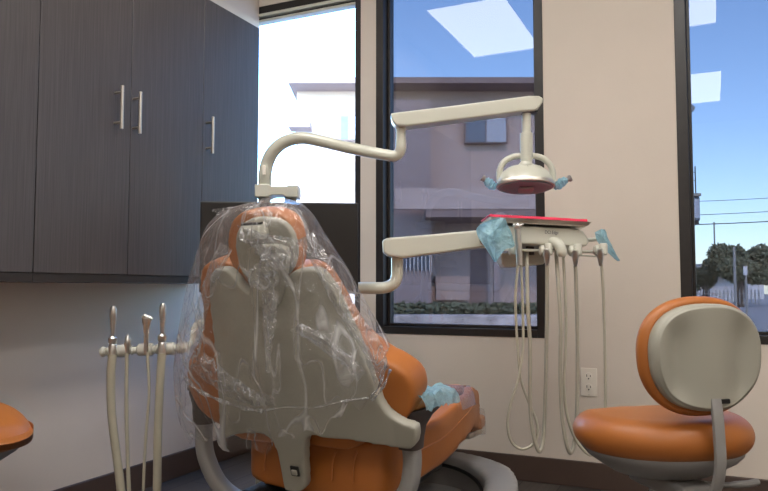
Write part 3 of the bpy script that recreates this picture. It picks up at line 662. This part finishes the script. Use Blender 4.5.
# toe board, its bracket and the clear foot cover
so2 = [(-.10, .84), (.10, .84), (.13, .87), (.135, .93), (.11, .985), (0, 1.0), (-.11, .985), (-.135, .93), (-.13, .87)]
so2 = [(p.x, p.y) for p in closed_curve([V((a, b, 0)) for a, b in so2], 5)]
sbuild(soft(so2, .04, lambda a, b, c: CL(a, b - .035, .285 + c), voxel=.008, it=6), 'toe_board', MT['orange'], CH)
MB().box(CL(.02, .84, .278), (.22, .12, .018), (CR, CF, ZU)).build('toe_bracket', MT['steel'], CH, bevel=.004)
so3 = [(a * 1.04, .895 + (b - .92) * .98) for a, b in so2]
def cov(a, b, c): return CL(a * (1 + .12 * noise.noise(V((a, b, c)) * 8)), b - .035, .268 + c * 1.0 + .006 * noise.noise(V((a, b, c)) * 20))
plabel(sbuild(soft(so3, .085, cov, voxel=.009, it=5), 'foot_cover', MT['clear'], CH), 'clear plastic foot cover over the orange leg rest end')
# seat underside mechanism, pedestal and base
MB().prism([CL(-.17, -.02, .26), CL(.17, -.02, .26), CL(.16, .5, .29), CL(-.16, .5, .29)], ZU * -.05).build('seat_frame', MT['dark'], CH, bevel=.01)
m = MB(); m.prism([CL(-.09, .12, .25), CL(.09, .12, .25), CL(.09, .36, .25), CL(-.09, .36, .25)], ZU * -.2); m.build('lift_column', MT['basegrey'], CH, bevel=.02)
def rl(p, q, n=24): return [(p * math.cos(2 * PI * k / n), q * math.sin(2 * PI * k / n)) for k in range(n)]
bo = [(p.x, p.y) for p in closed_curve([V((a, b, 0)) for a, b in [(-.22, -.14), (0, -.18), (.22, -.14), (.29, .05), (.30, .35), (.30, .62), (.26, .76), (.10, .84), (-.10, .84), (-.26, .76), (-.30, .62), (-.30, .35), (-.29, .05)]], 5)]
def plate(a, b, c): return CL(a, b, c * (1.0 if b < .3 else 1.0))
sbuild(soft(bo, .125, plate, voxel=.012, it=4), 'base_plate', MT['basegrey'], CH)
# raised curved cover at the foot side of the base
arc = []
rc = V((.035, .47)); RO, RI = .345, .245
for k in range(25): th = R(-35 + 215 * k / 24 - 0); arc.append((rc.x + RO * math.cos(th), rc.y + RO * math.sin(th) * 1.05))
for k in range(24, -1, -1): th = R(-35 + 215 * k / 24); arc.append((rc.x + RI * math.cos(th), rc.y + RI * math.sin(th) * 1.05))
def rimf(a, b, c): return CL(a, b, .06 + c * (1.0 + .55 * max(0, min(1, (b - .2) / .5))))
sbuild(soft(arc, .10, rimf, voxel=.011, it=4), 'base_cover', MT['basegrey'], CH)
MB().tube([CL(rc.x + (RI - .004) * math.cos(R(-35 + 215 * k / 40)), rc.y + (RI - .004) * math.sin(R(-35 + 215 * k / 40)) * 1.05, .135 + .055 * max(0, math.sin(R(-35 + 215 * k / 40)))) for k in range(41)], .006, 10).build('groove_shade', MT['dark'], CH)  # black tube drawn as the shade in the groove along the cover
# armrests: a post that sweeps in under the seat, flared top, flat pad
for s_ in (-1, 1):
    x_ = .292 if s_ > 0 else .335
    pts = [(s_ * x_, .03, .475), (s_ * x_, .03, .42), (s_ * (x_ + .003), .03, .37), (s_ * (x_ - .01), .03, .31), (s_ * (x_ - .06), .03, .245), (s_ * (x_ - .14), .04, .21), (s_ * .08, .05, .205)]
    cp = curve([CL(*p) for p in pts], 6)
    arm = MB(); rings = []
    for i, p in enumerate(cp):
        tn = (cp[min(i + 1, len(cp) - 1)] - cp[max(i - 1, 0)]).normalized(); sd = CF; wd = tn.cross(sd).normalized()
        k = i / (len(cp) - 1); hw = .019; hd = .022
        for q in range(16):
            th = 2 * PI * q / 16; cx = math.copysign(abs(math.cos(th)) ** .6, math.cos(th)); sy = math.copysign(abs(math.sin(th)) ** .6, math.sin(th)); rings.append(p + wd * hw * cx + sd * hd * sy)
    arm.grid(rings, 16, len(cp), closed=True)
    arm.b.verts.ensure_lookup_table(); arm.b.faces.new(arm.b.verts[:16]); arm.b.faces.new(arm.b.verts[-16:])
    ao = arm.build('armrest_post', MT['armgrey'], CH, ang=50)
    top = MB(); rings = []
    for z_, w_, l0, l1 in ((.405, .024, -.03, .03), (.43, .025, -.032, .034), (.455, .026, -.034, .045), (.475, .030, -.04, .075), (.487, .034, -.046, .12), (.494, .034, -.046, .12)):
        for q in range(20):
            th = 2 * PI * q / 20; cx = math.copysign(abs(math.cos(th)) ** .6, math.cos(th)); sy = math.copysign(abs(math.sin(th)) ** .6, math.sin(th))
            rings.append(CL(s_ * x_ + w_ * cx, .03 + (l0 + l1) / 2 + (l1 - l0) / 2 * sy, z_))
    top.grid(rings, 20, 6, closed=True); top.b.verts.ensure_lookup_table(); top.b.faces.new(top.b.verts[:20]); top.b.faces.new(top.b.verts[-20:])
    top.build('armrest_bracket', MT['brown'], ao, ang=50)
    pad = [(p[0] + s_ * x_, p[1] + .14) for p in sell(.034, .17, 3, 32)]
    if s_ > 0: sbuild(soft(pad, .022, lambda a, b, c: CL(a, b, .496 + c), voxel=.006, it=3), 'armrest_pad', MT['orange'], ao)
    else: sbuild(soft([(a, min(b, .18)) for a, b in pad], .018, lambda a, b, c: CL(a, b, .496 + c), voxel=.006, it=3), 'armrest_pad', MT['armgrey'], ao)
# films on the right armrest: separate sheets
def drape(x0, x1, f0, f1, zt, drop, amp, name, mat, label, seed=0):
    nu, nv = 26, 22; g = []
    for j in range(nv):
        f = f0 + (f1 - f0) * j / (nv - 1)
        for i in range(nu):
            a = x0 + (x1 - x0) * i / (nu - 1); e = max(0, a - .341) + max(0, .268 - a)
            z = zt - min(drop, e * 1.6); aa = min(max(a, .262 - .2 * 0), .352) + (max(0, a - .352) * .35) - (max(0, .262 - a) * .35)
            k = V((a * 18 + seed, f * 18, seed)); g.append(CL(aa, f, z + amp * abs(noise.noise(k)) + amp * .8 * abs(noise.noise(k * 2.3))))
    o = MB().grid(g, nu, nv).build(name, mat, None, recalc=False, ang=40); return o
o = drape(.24, .36, -.02, .17, .524, .05, .016, 'barrier_film', MT['blue'], '')
tag(o, 'crinkled blue barrier film wrapped over the right armrest of the dental chair', 'plastic film')
o = drape(.25, .37, .175, .265, .520, .05, .003, 'barrier_film', MT['violet'], '', 5)
tag(o, 'smooth pale violet film covering the far end of the right armrest', 'plastic film')

# ------------------------------------------------------------------ clear bag over the chair back
prof = [  # y, left x, right x, half depth (m)
    (202.5, 252, 284, .040), (206, 236, 295, .060), (213, 222, 304, .075), (224, 213, 312, .088), (240, 207, 322, .095), (258, 201, 334, .102), (276, 196.5, 345, .112), (295, 192.5, 354, .122),
    (314, 190, 363, .135), (334, 187, 374, .145), (352, 185, 385, .15), (368, 184, 391, .15), (380, 185, 389, .15), (392, 188, 383, .145)]
cs = [V((y, l, r_)) for y, l, r_, _ in prof]; dep = [V((d_, 0, 0)) for *_, d_ in prof]
rows = curve(cs, 6); deps = curve(dep, 6); nu = 180; g = []
nR = len(rows)
for j, (rw, dp) in enumerate(zip(rows, deps)):
    y, l, r_ = rw; hd = dp.x; k = j / (nR - 1)
    p0 = B0 + BN * -.02
    A_ = PN(l, y, p0, BN); B_ = PN(r_, y, p0, BN)
    c_ = (A_ + B_) / 2; hw = (B_ - A_).length / 2; eX = (B_ - A_).normalized(); eY = -BN; hw *= .955
    for i in range(nu):
        th = 2 * PI * i / nu
        cx, sy = math.cos(th), math.sin(th)
        e = .80
        X = math.copysign(abs(cx) ** e, cx); Y = math.copysign(abs(sy) ** e, sy)
        a1 = noise.noise(V((cx * 3.2, sy * 3.2, k * 1.6)))
        ridge = abs(noise.noise(V((cx * 7, sy * 7, k * 2.2 + 5))))
        fine = noise.noise(V((cx * 15, sy * 15, k * 7)))
        am = .25 + k * .75
        ext = max(0, .8 - abs(X))        # keep the silhouette at the traced width
        rn = 1 + .02 * a1 * am + .012 * fine * am
        off = (.020 * a1 + .026 * (ridge - .2) + .004 * fine) * am * (.35 + ext)
        drop = 0
        if j > nR - 16:                 # the hem sags in the middle and is ragged
            q = (j - (nR - 16)) / 15
            front = max(0, Y)
            drop = q * (.075 * front * (1 - .9 * min(1, max(0, (X - .15)) ** 1.3 * 1.3)) + .012 * math.sin(th * 9) + .01 * math.sin(th * 23))
        tip = 0
        if Y > -.3: pass
        p = c_ + eX * hw * X * rn + eY * (hd * Y + (off if Y > 0 else -off)) - BU * drop
        g.append(p)
bag = MB().grid(g, nu, nR, closed=True)
bag.b.verts.ensure_lookup_table()
# crown closed with a gathered fold
top0 = bag.b.verts[:nu]; cc = sum((v.co for v in top0), V()) / nu + BU * .012
cv = bag.b.verts.new(cc)
for i in range(nu): bag.b.faces.new((top0[i], cv, top0[(i + 1) % nu]))
bo_ = bag.build('plastic_bag', MT['bag'], None, ang=28)
bo_.data.set_sharp_from_angle(angle=R(180))
tag(bo_, 'clear crinkled plastic bag pulled over the headrest and back of the orange dental chair', 'plastic bag')
# corner flap and gathered folds belong to the bag
def fold(rows_, off, name, amp=.004, lab=None):
    g = [curve([PN(x, y, B0 + BN * (off + oo), BN) for x, y, oo in r_], 5) for r_ in rows_]; G = []
    for i in range(len(g[0])):
        cl = curve([row[i] for row in g], 6); G.append([p + BN * (amp * 2 * noise.noise(p * 60)) + CR * amp * noise.noise(p * 40) for p in cl])
    o = MB().grid([p for r_ in G for p in r_], len(G[0]), len(G)).build(name, MT['bagfold'] if name == 'gathered_fold' else MT['bag'], bo_, recalc=False, ang=30)
    return o
fold([[(250, 204, 0), (240, 207, -.02), (234, 216, -.03)], [(232, 207, 0), (226, 211, -.01), (224, 218, -.03)], [(213, 209, 0), (212, 211, 0), (214, 213, -.01)]], -.03, 'corner_flap')
fold([[(236, 226, 0), (260, 232, -.01), (300, 240, 0)], [(243, 240, -.015), (262, 250, .01), (298, 256, -.01)], [(254, 250, .01), (268, 262, -.015), (296, 262, .01)], [(262, 258, 0), (276, 270, 0), (300, 266, -.01)]], -.135, 'gathered_fold', .008)
fold([[(256, 262, 0), (264, 264, -.01), (276, 262, 0)], [(250, 276, -.01), (264, 282, .01), (282, 276, 0)], [(252, 286, 0), (266, 292, -.01), (280, 284, 0)]], -.13, 'gathered_fold', .008)
fold([[(262, 292, 0), (270, 292, -.008), (278, 291, 0)], [(262, 320, 0), (270, 320, -.012), (277, 318, 0)], [(264, 350, 0), (268, 350, -.008), (272, 350, 0)], [(266, 372, 0), (268, 372, 0), (270, 372, 0)]], -.15, 'gathered_fold', .003)
# rolled hem glints
hem = [(185, 378), (196, 389), (212, 397), (230, 404), (248, 409), (262, 411)]
MB().tube(curve([PN(x, y, B0 + BN * -.15, BN) for x, y in hem], 6), [.0040 + .0018 * math.sin(i * .9) for i in range(31)], 8).build('rolled_hem', MT['bagfold'], bo_, ang=80)
hem = [(262, 411), (285, 407), (310, 408), (330, 404), (350, 400), (368, 398)]
MB().tube(curve([PN(x, y, B0 + BN * -.15, BN) for x, y in hem], 6), [.0016 + .0008 * math.sin(i * .9) for i in range(31)], 8).build('rolled_hem', MT['bagfold'], bo_, ang=80)
fold([[(298, 240, 0), (306, 236, -.01), (314, 232, 0)], [(318, 275, 0), (326, 272, -.012), (334, 268, 0)], [(340, 318, 0), (348, 314, -.012), (358, 310, 0)], [(362, 350, 0), (370, 346, -.01), (380, 342, 0)], [(374, 385, 0), (380, 378, 0), (390, 366, 0)]], -.10, 'gathered_fold', .003)
fold([[(232, 250, 0), (226, 246, -.01), (220, 242, 0)], [(214, 290, 0), (208, 286, -.012), (203, 282, 0)], [(204, 330, 0), (199, 328, -.012), (194, 326, 0)], [(198, 362, 0), (193, 360, 0), (188, 358, 0)]], -.10, 'gathered_fold', .003)
fold([[(206, 352, 0), (200, 358, -.01), (190, 366, 0)], [(226, 372, 0), (222, 380, -.012), (216, 390, 0)], [(250, 388, 0), (248, 396, -.01), (246, 404, 0)], [(276, 398, 0), (276, 402, 0), (276, 406, 0)]], -.155, 'gathered_fold', .004)
fold([[(290, 330, 0), (296, 326, -.01), (300, 322, 0)], [(316, 346, 0), (322, 340, -.012), (326, 336, 0)], [(340, 364, 0), (344, 358, -.01), (348, 354, 0)], [(358, 382, 0), (362, 376, 0), (368, 372, 0)]], -.15, 'gathered_fold', .004)
hem = [(386, 362), (384, 374), (378, 388), (371, 397), (374, 399), (384, 385), (390, 370)]
MB().tube(curve([PN(x, y, B0 + BN * -.10, BN) for x, y in hem], 6), [.0026 + .0012 * math.sin(i * .9) for i in range(37)], 8).build('rolled_hem', MT['bagfold'], bo_, ang=80)

# ------------------------------------------------------------------ stool
def make_stool(label, loc, yaw_vec, group=None):
    t = thing('operator_stool', label, 'stool', (0, 0, 0), group)
    # local frame: +Y forward (away from the backrest), origin on the floor under the column
    seat_o = [(p[0] * (1 - .16 * max(0, p[1] / .205)), p[1]) for p in sell(.203, .205, 2.2, 72)]
    def sf(a, b, c):
        e = b / .205
        z = .385 + c - .045 * max(0, e) ** 2 * (1 if c > .05 else .2) + .006 * max(0, -e) ** 2
        return V((a, b, z))
    sbuild(stack(seat_o, dome_rings(0, .24, .092, .0, 14, .004), sf), 'seat', MT['orange'], t)
    sbuild(stack(seat_o, [(.02, .325), (.50, .325), (.56, .328), (.70, .345), (.84, .364), (.90, .378), (.90, .392), (.02, .392)], lambda a, b, c: V((a, b, c + .012 - .004 * max(0, b / .235)))), 'seat_pan', MT['basegrey'], t)
    yb = -.185; zc = .622
    RB = Matrix.Rotation(R(3), 3, 'Z')
    def rb(a, y, z): q = RB @ V((a, y - yb, 0)); return V((q.x, q.y + yb, z))
    def bf(a, b, c): return rb(a, yb + c + .35 * a * a, zc + b)
    back_o = sell(.150, .130, 2.3, 72, .05)
    sbuild(stack(back_o, dome_rings(0, .10, .034, .0, 10, .004), bf), 'backrest', MT['orange'], t)
    sh_o = [(p[0] * .91, p[1] * .88) for p in sell(.150, .130, 2.4, 72, .05)]
    def shf(a, b, c):
        y = yb + .004 - c * 1.35 + .35 * a * a
        k = min(1, c / .020)
        s1 = math.exp(-((abs(a) - .078) / .030) ** 2) * math.exp(-((b + .01) / .085) ** 4)
        y += k * (.017 * s1 - .006 * math.exp(-(a / .04) ** 2))
        return rb(a, y, zc + b)
    rg = [(1, .0), (1, .010), (.995, .015), (.985, .0185), (.965, .021), (.94, .0225)] + [(1 - .03 * q, .0235) for q in range(2, 33)]
    sh = sbuild(stack(sh_o, rg, shf), 'back_shell', MT['shell'], t)
    MB().box((.014, yb - .027, zc - .092), (.040, .016, .010)).build('bar_slot', MT['dark'], sh, bevel=.002)
    bar = curve([(0, yb - .030, zc - .086), (0, yb - .036, zc - .12), (0, yb - .040, zc - .17), (0, yb - .040, zc - .23), (0, yb - .018, zc - .285), (0, yb + .03, zc - .305), (0, -.03, zc - .31)], 6)
    g = []
    for i, p in enumerate(bar):
        tn = (bar[min(i + 1, len(bar) - 1)] - bar[max(i - 1, 0)]).normalized(); nn = tn.cross(V((1, 0, 0))).normalized()
        for q in range(12):
            th = 2 * PI * q / 12; g.append(p + V((1, 0, 0)) * .0125 * math.copysign(abs(math.cos(th)) ** .5, math.cos(th)) + nn * .006 * math.copysign(abs(math.sin(th)) ** .5, math.sin(th)))
    m = MB().grid(g, 12, len(bar), closed=True); m.b.verts.ensure_lookup_table(); m.b.faces.new(m.b.verts[:12]); m.b.faces.new(m.b.verts[-12:])
    m.build('back_support_bar', MT['armgrey'], t, ang=50)
    m = MB(); m.bb(-.045, .045, -.16, .06, .300, .338); m.build('tilt_mechanism', MT['basegrey'], t, bevel=.01)
    m = MB(); m.cyl((.0, -.175, .31), (.055, -.175, .31), .006)
    m.lathe([(.012, 0), (.020, .003), (.020, .018), (.012, .022)], (.035, -.175, .31), V((1, 0, 0)), 10); m.build('adjust_knob', MT['dark'], t, ang=40)
    m = MB(); m.tube(curve([(.04, -.06, .32), (.10, -.09, .318), (.15, -.11, .322), (.18, -.12, .328)], 5), [.006] * 8 + [.008] * 7 + [.006], 10); m.build('height_lever', MT['basegrey'], t)
    MB().cyl((0, 0, .10), (0, 0, .31), .020, n=24).build('gas_column', MT['chrome'], t)
    MB().cyl((0, 0, .06), (0, 0, .14), .030, .026).build('column_hub', MT['dark'], t)
    for k in range(5):
        th = 2 * PI * k / 5 + .3; d = V((math.cos(th), math.sin(th), 0))
        lg = MB().tube([d * .02 + ZU * .095, d * .12 + ZU * .088, d * .235 + ZU * .065], [.019, .016, .012], 12).build('base_leg', MT['chrome'], t)
        cs_ = MB(); cd = d.cross(ZU); ce = d * .235 + ZU * .024
        cs_.cyl(ce - cd * .019, ce - cd * .004, .024, n=20); cs_.cyl(ce + cd * .004, ce + cd * .019, .024, n=20); cs_.cyl(ce, ce + ZU * .045, .005, n=10)
        cs_.build('caster', MT['dark'], lg, bevel=.002)
    return t
def place(t, loc, fwd):
    t.location = loc; t.rotation_euler = (0, 0, math.atan2(fwd.y, fwd.x) - PI / 2)
def copy_tree(o, parent=None):
    c = o.copy(); COL.objects.link(c)
    if parent: c.parent = parent
    for ch in o.children: copy_tree(ch, c)
    return c
SA = R(12)
sf_ = (-RH * math.sin(SA) + FH * math.cos(SA)).normalized()
st = make_stool('orange operator stool with a grey plastic back at the right of the photo', None, None)
st['group'] = 'orange operator stools'
place(st, W((653 - 384) / F * 1.72, 1.72), sf_)
st2 = copy_tree(st); st2['label'] = 'orange operator stool almost wholly cut off by the left photo edge'
place(st2, W((42 - 384) / F * 1.72 - .235, 1.72), RH)

# ------------------------------------------------------------------ outside
def asph():
    return pbr('pavement', (.66, .64, .62), .9, bump=.3, bscale=30, var=.25, vscale=2.5)
struct(MB().bb(-60, 70, YB + T + .02, 120, -.25, -.15).build('ground', asph(), flat=True))
MT['stucco'] = pbr('pink_stucco', (.77, .69, .655), .9, bump=.4, bscale=40, var=.03, vscale=1.5)
MT['stucco_shade'] = pbr('shaded_stucco', (.64, .575, .56), .9, bump=.4, bscale=40, var=.03, vscale=1.5)  # darker copy of the stucco, shadow on the wing put into the colour
MT['fascia'] = pbr('brown_fascia', (.58, .50, .48), .8, var=.05)
MT['hwin'] = pbr('house_window', (.42, .45, .50), .15, var=.1)
MT['blind'] = pbr('blind', (.72, .74, .78), .7, var=.05)
MT['iron'] = pbr('white_iron', (.85, .84, .83), .5)
MT['plant'] = pbr('leaf_green', (.42, .43, .32), .7, var=.35, vscale=9)
MT['bark'] = pbr('bark', (.36, .31, .27), .9, var=.2)
MT['pole'] = pbr('pole_grey', (.62, .61, .58), .8)
MT['stone'] = pbr('pale_stone', (.76, .72, .69), .9, var=.35, vscale=3)
BD = 16.0
def B(x, y, d=BD): return P(x, y, d)
def bbx(x0, x1, y0, y1, d, dp):    # a box whose near face stands level at distance d; sizes in metres from the sight lines
    a = P(x0, (y0 + y1) / 2, d); b = P(x1, (y0 + y1) / 2, d); zt = P((x0 + x1) / 2, y0, d).z; zb = P((x0 + x1) / 2, y1, d).z
    u0, u1 = a.dot(RH), b.dot(RH); D = a.dot(FH)
    return (RH * ((u0 + u1) / 2) + FH * (D + dp / 2) + ZU * ((zt + zb) / 2), (u1 - u0, dp, zt - zb), (RH, FH, ZU))
BL = thing('apartment_building', 'pale stucco apartment building with a brown roof edge across the street', 'building', (P(460, 320, BD).x, P(460, 320, BD).y, -.15))
MB().box(*bbx(296, 650, 85, 328, BD, 6)).build('building_wall', MT['stucco'], BL, flat=True)
m = MB(); m.box(*bbx(288, 655, 77, 83, BD - .5, 7)); m.build('roof', MT['fascia'], BL, flat=True)
# wing set forward on the left, sloping soffit
MB().box(*bbx(387, 431, 98, 328, BD - .9, .9)).build('side_wing', MT['stucco_shade'], BL, flat=True)
MB().box(*bbx(288, 310, 121, 127, BD - .5, .5)).build('brick_sill', MT['fascia'], BL, flat=True)
MB().box(*bbx(426, 640, 209, 217, BD - 1.5, 1.5)).build('balcony_slab', MT['fascia'], BL, flat=True)
MB().box(*bbx(395, 640, 188, 209, BD - 1.5, .12)).build('balcony_wall', MT['stucco'], BL, flat=True)
def hw(x0, x1, y0, y1, d, split=True):
    f = MB(); f.box(*bbx(x0 - 1.5, x1 + 1.5, y0 - 1.5, y1 + 1.5, d - .05, .06)); fo = f.build('building_window', MT['fascia'], BL, flat=True)
    xm = (x0 + x1) / 2
    MB().box(*bbx(x0, xm - .6, y0, y1, d - .07, .03)).build('window_glass', MT['hwin'], fo, flat=True)
    MB().box(*bbx(xm + .6, x1, y0, y1, d - .07, .03)).build('window_blind', MT['blind'], fo, flat=True)
hw(466, 506, 118, 142, BD); hw(341, 356, 116, 139, BD); hw(590, 640, 118, 142, BD)
fo = MB().box(*bbx(395, 432, 248, 273, BD - .95, .06)).build('building_window', MT['iron'], BL, flat=True)
MB().box(*bbx(397, 430, 250, 270, BD - .98, .04)).build('window_glass', MT['hwin'], fo, flat=True)
m = MB()
for k in range(9): x = 398 + k * 3.9; m.box(*bbx(x, x + .9, 250, 271, BD - 1.05, .04))
m.build('window_bars', MT['iron'], fo, flat=True)
MB().box(*bbx(470, 488, 240, 306, BD - .1, .1)).build('entrance_door', MT['fascia'], BL, flat=True)
MB().box(*bbx(436, 470, 276, 300, BD - .4, .4)).build('porch_wall', MT['stucco'], BL, flat=True)
MB().box(*bbx(494, 500, 217, 322, BD - 1.4, .15)).build('porch_post', MT['stucco_shade'], BL, flat=True)
def leaves(name, blobs, n, sz, mat, parent, seed):
    random.seed(seed); b = bmesh.new()
    for (c, r3) in blobs:
        for _ in range(n):
            th = random.uniform(0, 2 * PI); ph = math.acos(random.uniform(-1, 1)); rr_ = random.uniform(.6, 1) ** .6
            d = V((math.sin(ph) * math.cos(th), math.sin(ph) * math.sin(th), math.cos(ph)))
            p = c + V((d.x * r3[0], d.y * r3[1], d.z * r3[2])) * rr_
            a = V((random.gauss(0, 1), random.gauss(0, 1), random.gauss(0, 1))).normalized(); q = a.orthogonal().normalized(); s_ = sz * random.uniform(.6, 1.4)
            vs = [b.verts.new(p + a * s_), b.verts.new(p + q * s_ * .5), b.verts.new(p - a * s_), b.verts.new(p - q * s_ * .5)]
            b.faces.new(vs)
    me = bpy.data.meshes.new(name); b.to_mesh(me); b.free(); return link_mesh(me, name, mat, parent, flat=True)
# planting strip before the building
blobs = [(P(x, 311, BD - 2.2) , (.45, .35, .16)) for x in range(388, 560, 16) if x not in ()]
o = leaves('hedge', blobs, 260, .06, MT['plant'], None, 3); tag(o, 'low green hedge running along the foot of the apartment building', 'hedge')
o = MB().box(*bbx(300, 640, 315, 333, BD - 3.2, .4)).build('stone_kerb', MT['stone'], None, bevel=.03); tag(o, 'pale stone kerb in front of the hedge across the street', 'kerb')
# right-hand view
def tree(x, y0, y1, d, rx, label, seed, nb=16, ybase=300):
    zt = P(x, y0, d).z; zb = P(x, y1, d).z; c = P(x, (y0 + y1) / 2, d); hz = (zt - zb) / 2; rxm = rx / F * d
    t = thing('tree', label, 'tree', (c.x, c.y, -.15)); random.seed(seed); bl = []
    for _ in range(nb):
        th = random.uniform(0, 2 * PI); r_ = random.uniform(.1, .75)
        bl.append((V((c.x, c.y, c.z)) + RH * math.cos(th) * r_ * rxm + FH * math.sin(th) * r_ * rxm * .6 + ZU * random.uniform(-.45, .6) * hz * (1 - r_ * .5), (rxm * .33, rxm * .33, hz * .42)))
    leaves('foliage', bl, 260, .13, MT['plant'], t, seed + 1)
    MB().tube([(c.x, c.y, -.15), (c.x + .1, c.y, c.z * .5), (c.x, c.y, c.z)], [.22, .17, .08], 8).build('trunk', MT['bark'], t)
tree(738, 238, 292, 34, 36, 'broad dark green tree in the middle of the right window view', 11, 20)
tree(704, 262, 296, 36, 13, 'small green tree at the left of the right window view', 12, 9)
tree(778, 247, 298, 36, 20, 'green tree at the right edge of the right window view', 13, 12)
HS = thing('house', 'low white house with a grey roof below the trees outside', 'building', (P(712, 292, 40).x, P(712, 292, 40).y, -.15))
MB().box(*bbx(690, 735, 276, 302, 40, 5)).build('house_wall', MT['iron'], HS, flat=True)
c0 = P(686, 277, 39.5); c1 = P(739, 277, 39.5); rz = P(712, 264, 40).z
MB().prism([c0, c1, c1 + (ZU * (rz - c1.z)) - RH * .9 , c0 + ZU * (rz - c0.z) + RH * .9], FH * 4).build('house_roof', MT['pole'], HS, flat=True)
MB().box(*bbx(748, 764, 284, 299, 42, 3)).build('garage_wall', MT['iron'], HS, flat=True)
FN = thing('street_fence', 'pale low fence along the far side of the road outside', 'fence', (P(725, 300, 30).x, P(725, 300, 30).y, -.15))
MB().box(*bbx(684, 760, 293.5, 294.2, 30, .05)).build('fence_rail', MT['pole'], FN, flat=True)
for k in range(20): x = 685 + k * 3.9; MB().box(*bbx(x, x + .6, 290, 304, 30, .05)).build('fence_post', MT['pole'], FN, flat=True)
UPo = []
def post(x, y0, d, r, label, nm='utility_pole'):
    a = P(x, y0, d); o = MB().cyl((a.x, a.y, -.15), (a.x, a.y, a.z), r, r * .8, 10).build(nm, MT['pole']); tag(o, label, 'pole'); return o
post(734, 247, 28, .06, 'thin grey pole standing before the broad tree outside')
post(714, 222, 60, .08, 'distant slim pale mast above the small tree outside')
t = thing('street_sign', 'small white street sign on a thin post right of the grey pole', 'sign', (P(745.5, 300, 24).x, P(745.5, 300, 24).y, -.15))
a = P(745.5, 266, 24); MB().cyl((a.x, a.y, -.15), (a.x, a.y, a.z), .035, n=8).build('sign_post', MT['pole'], t)
MB().box(*bbx(743.5, 747.5, 266, 275, 23.9, .03)).build('sign_plate', MT['iron'], t, flat=True)
for k, (ya, yb_, lb) in enumerate(((199, 195.5, 'highest thin power line across the sky outside'), (212.5, 209, 'middle thin power line across the sky outside'), (221.5, 219.5, 'lowest and thickest power line across the sky outside'))):
    p = P(560, ya + 6, 30) ; q = P(900, yb_ - 6, 30); mid = (p + q) / 2 - ZU * .12
    o = MB().tube(curve([p, mid, q], 8), (.012, .014, .022)[k], 6).build('power_line', MT['dark']); tag(o, lb, 'cable', 'power lines over the road')
BS = thing('shop_sign_box', 'grey boxed sign with a railing at the left edge of the right window view', 'sign', (P(690, 226, 12).x, P(690, 226, 12).y, P(690, 226, 12).z))
MB().box(*bbx(676, 700.5, 196, 221, 12, .5)).build('sign_box', MT['hwin'], BS, bevel=.03)
MB().box(*bbx(676, 701.5, 193, 196, 11.95, .6)).build('sign_cap', MT['pole'], BS, bevel=.01)
MB().box(*bbx(676, 699, 221, 224.5, 12, .5)).build('sign_foot', MT['dark'], BS, flat=True)
MB().box(*bbx(694, 699.5, 199, 218, 11.97, .04)).build('sign_face', MT['blind'], BS, flat=True)
m = MB()
for x in (690.5, 693, 695.5): m.box(*bbx(x, x + .5, 166 if x > 691 else 170, 193, 12.1, .03))
for y in (172, 180): m.box(*bbx(676, 696, y, y + .5, 12.1, .03))
m.build('sign_railing', MT['dark'], BS, flat=True)
a = P(688, 226, 12.2); MB().cyl((a.x, a.y, -.15), (a.x, a.y, a.z), .09).build('sign_column', MT['pole'], BS)
ORG[BS.name] = V(BS.location)
t = thing('street_lamp', 'dark street lamp head poking in high at the left of the right window', 'street lamp', (P(672, 300, 11).x, P(672, 300, 11).y, -.15))
a = P(676, 106, 11); MB().tube(curve([(P(668, 300, 11).x, P(668, 300, 11).y, -.15), V((P(668, 300, 11).x, P(668, 300, 11).y, a.z - .3)), a], 6), .04, 10).build('lamp_pole', MT['dark'], t)
MB().prism([P(680, 103, 11), P(692, 103.5, 11), P(696, 107, 11), P(694, 111, 11), P(689, 114, 11), P(680, 116, 11)], FH * .3).build('lamp_head', MT['armgrey'], t, bevel=.02)

# ------------------------------------------------------------------ sky, sun
wd = bpy.data.worlds.new('sky'); S.world = wd; wd.use_nodes = True; N = wd.node_tree.nodes; L = wd.node_tree.links
bg = N['Background']; sk = N.new('ShaderNodeTexSky'); sk.sky_type = 'NISHITA'; sk.sun_disc = False
sk.sun_elevation = R(48); sk.sun_rotation = R(150); sk.altitude = 0; sk.air_density = 1.0; sk.dust_density = .5; sk.ozone_density = 1.5
mu = N.new('ShaderNodeMix'); mu.data_type = 'RGBA'; mu.blend_type = 'MULTIPLY'; mu.inputs[0].default_value = 1; mu.inputs[7].default_value = (.66, .86, 1.04, 1)
L.new(sk.outputs[0], mu.inputs[6]); L.new(mu.outputs[2], bg.inputs[0]); bg.inputs[1].default_value = 2.3
sl = bpy.data.lights.new('sun', 'SUN'); sl.energy = 6.5; sl.angle = R(.6); sl.color = (1, .86, .72)
so_ = bpy.data.objects.new('sun', sl); COL.objects.link(so_)
sdir = V((.45, -1, 1.05)).normalized()   # towards the sun
so_.rotation_euler = sdir.to_track_quat('Z', 'Y').to_euler(); so_.location = (3, -6, 9)

S.view_settings.view_transform = 'Standard'; S.view_settings.look = 'None'; S.view_settings.exposure = -0.08; S.view_settings.gamma = 1
S.view_settings.use_curve_mapping = False
try:
    S.cycles.use_denoising = True; S.cycles.max_bounces = 10; S.cycles.transparent_max_bounces = 24; S.cycles.caustics_reflective = True
    S.cycles.sample_clamp_indirect = 6
except Exception: pass
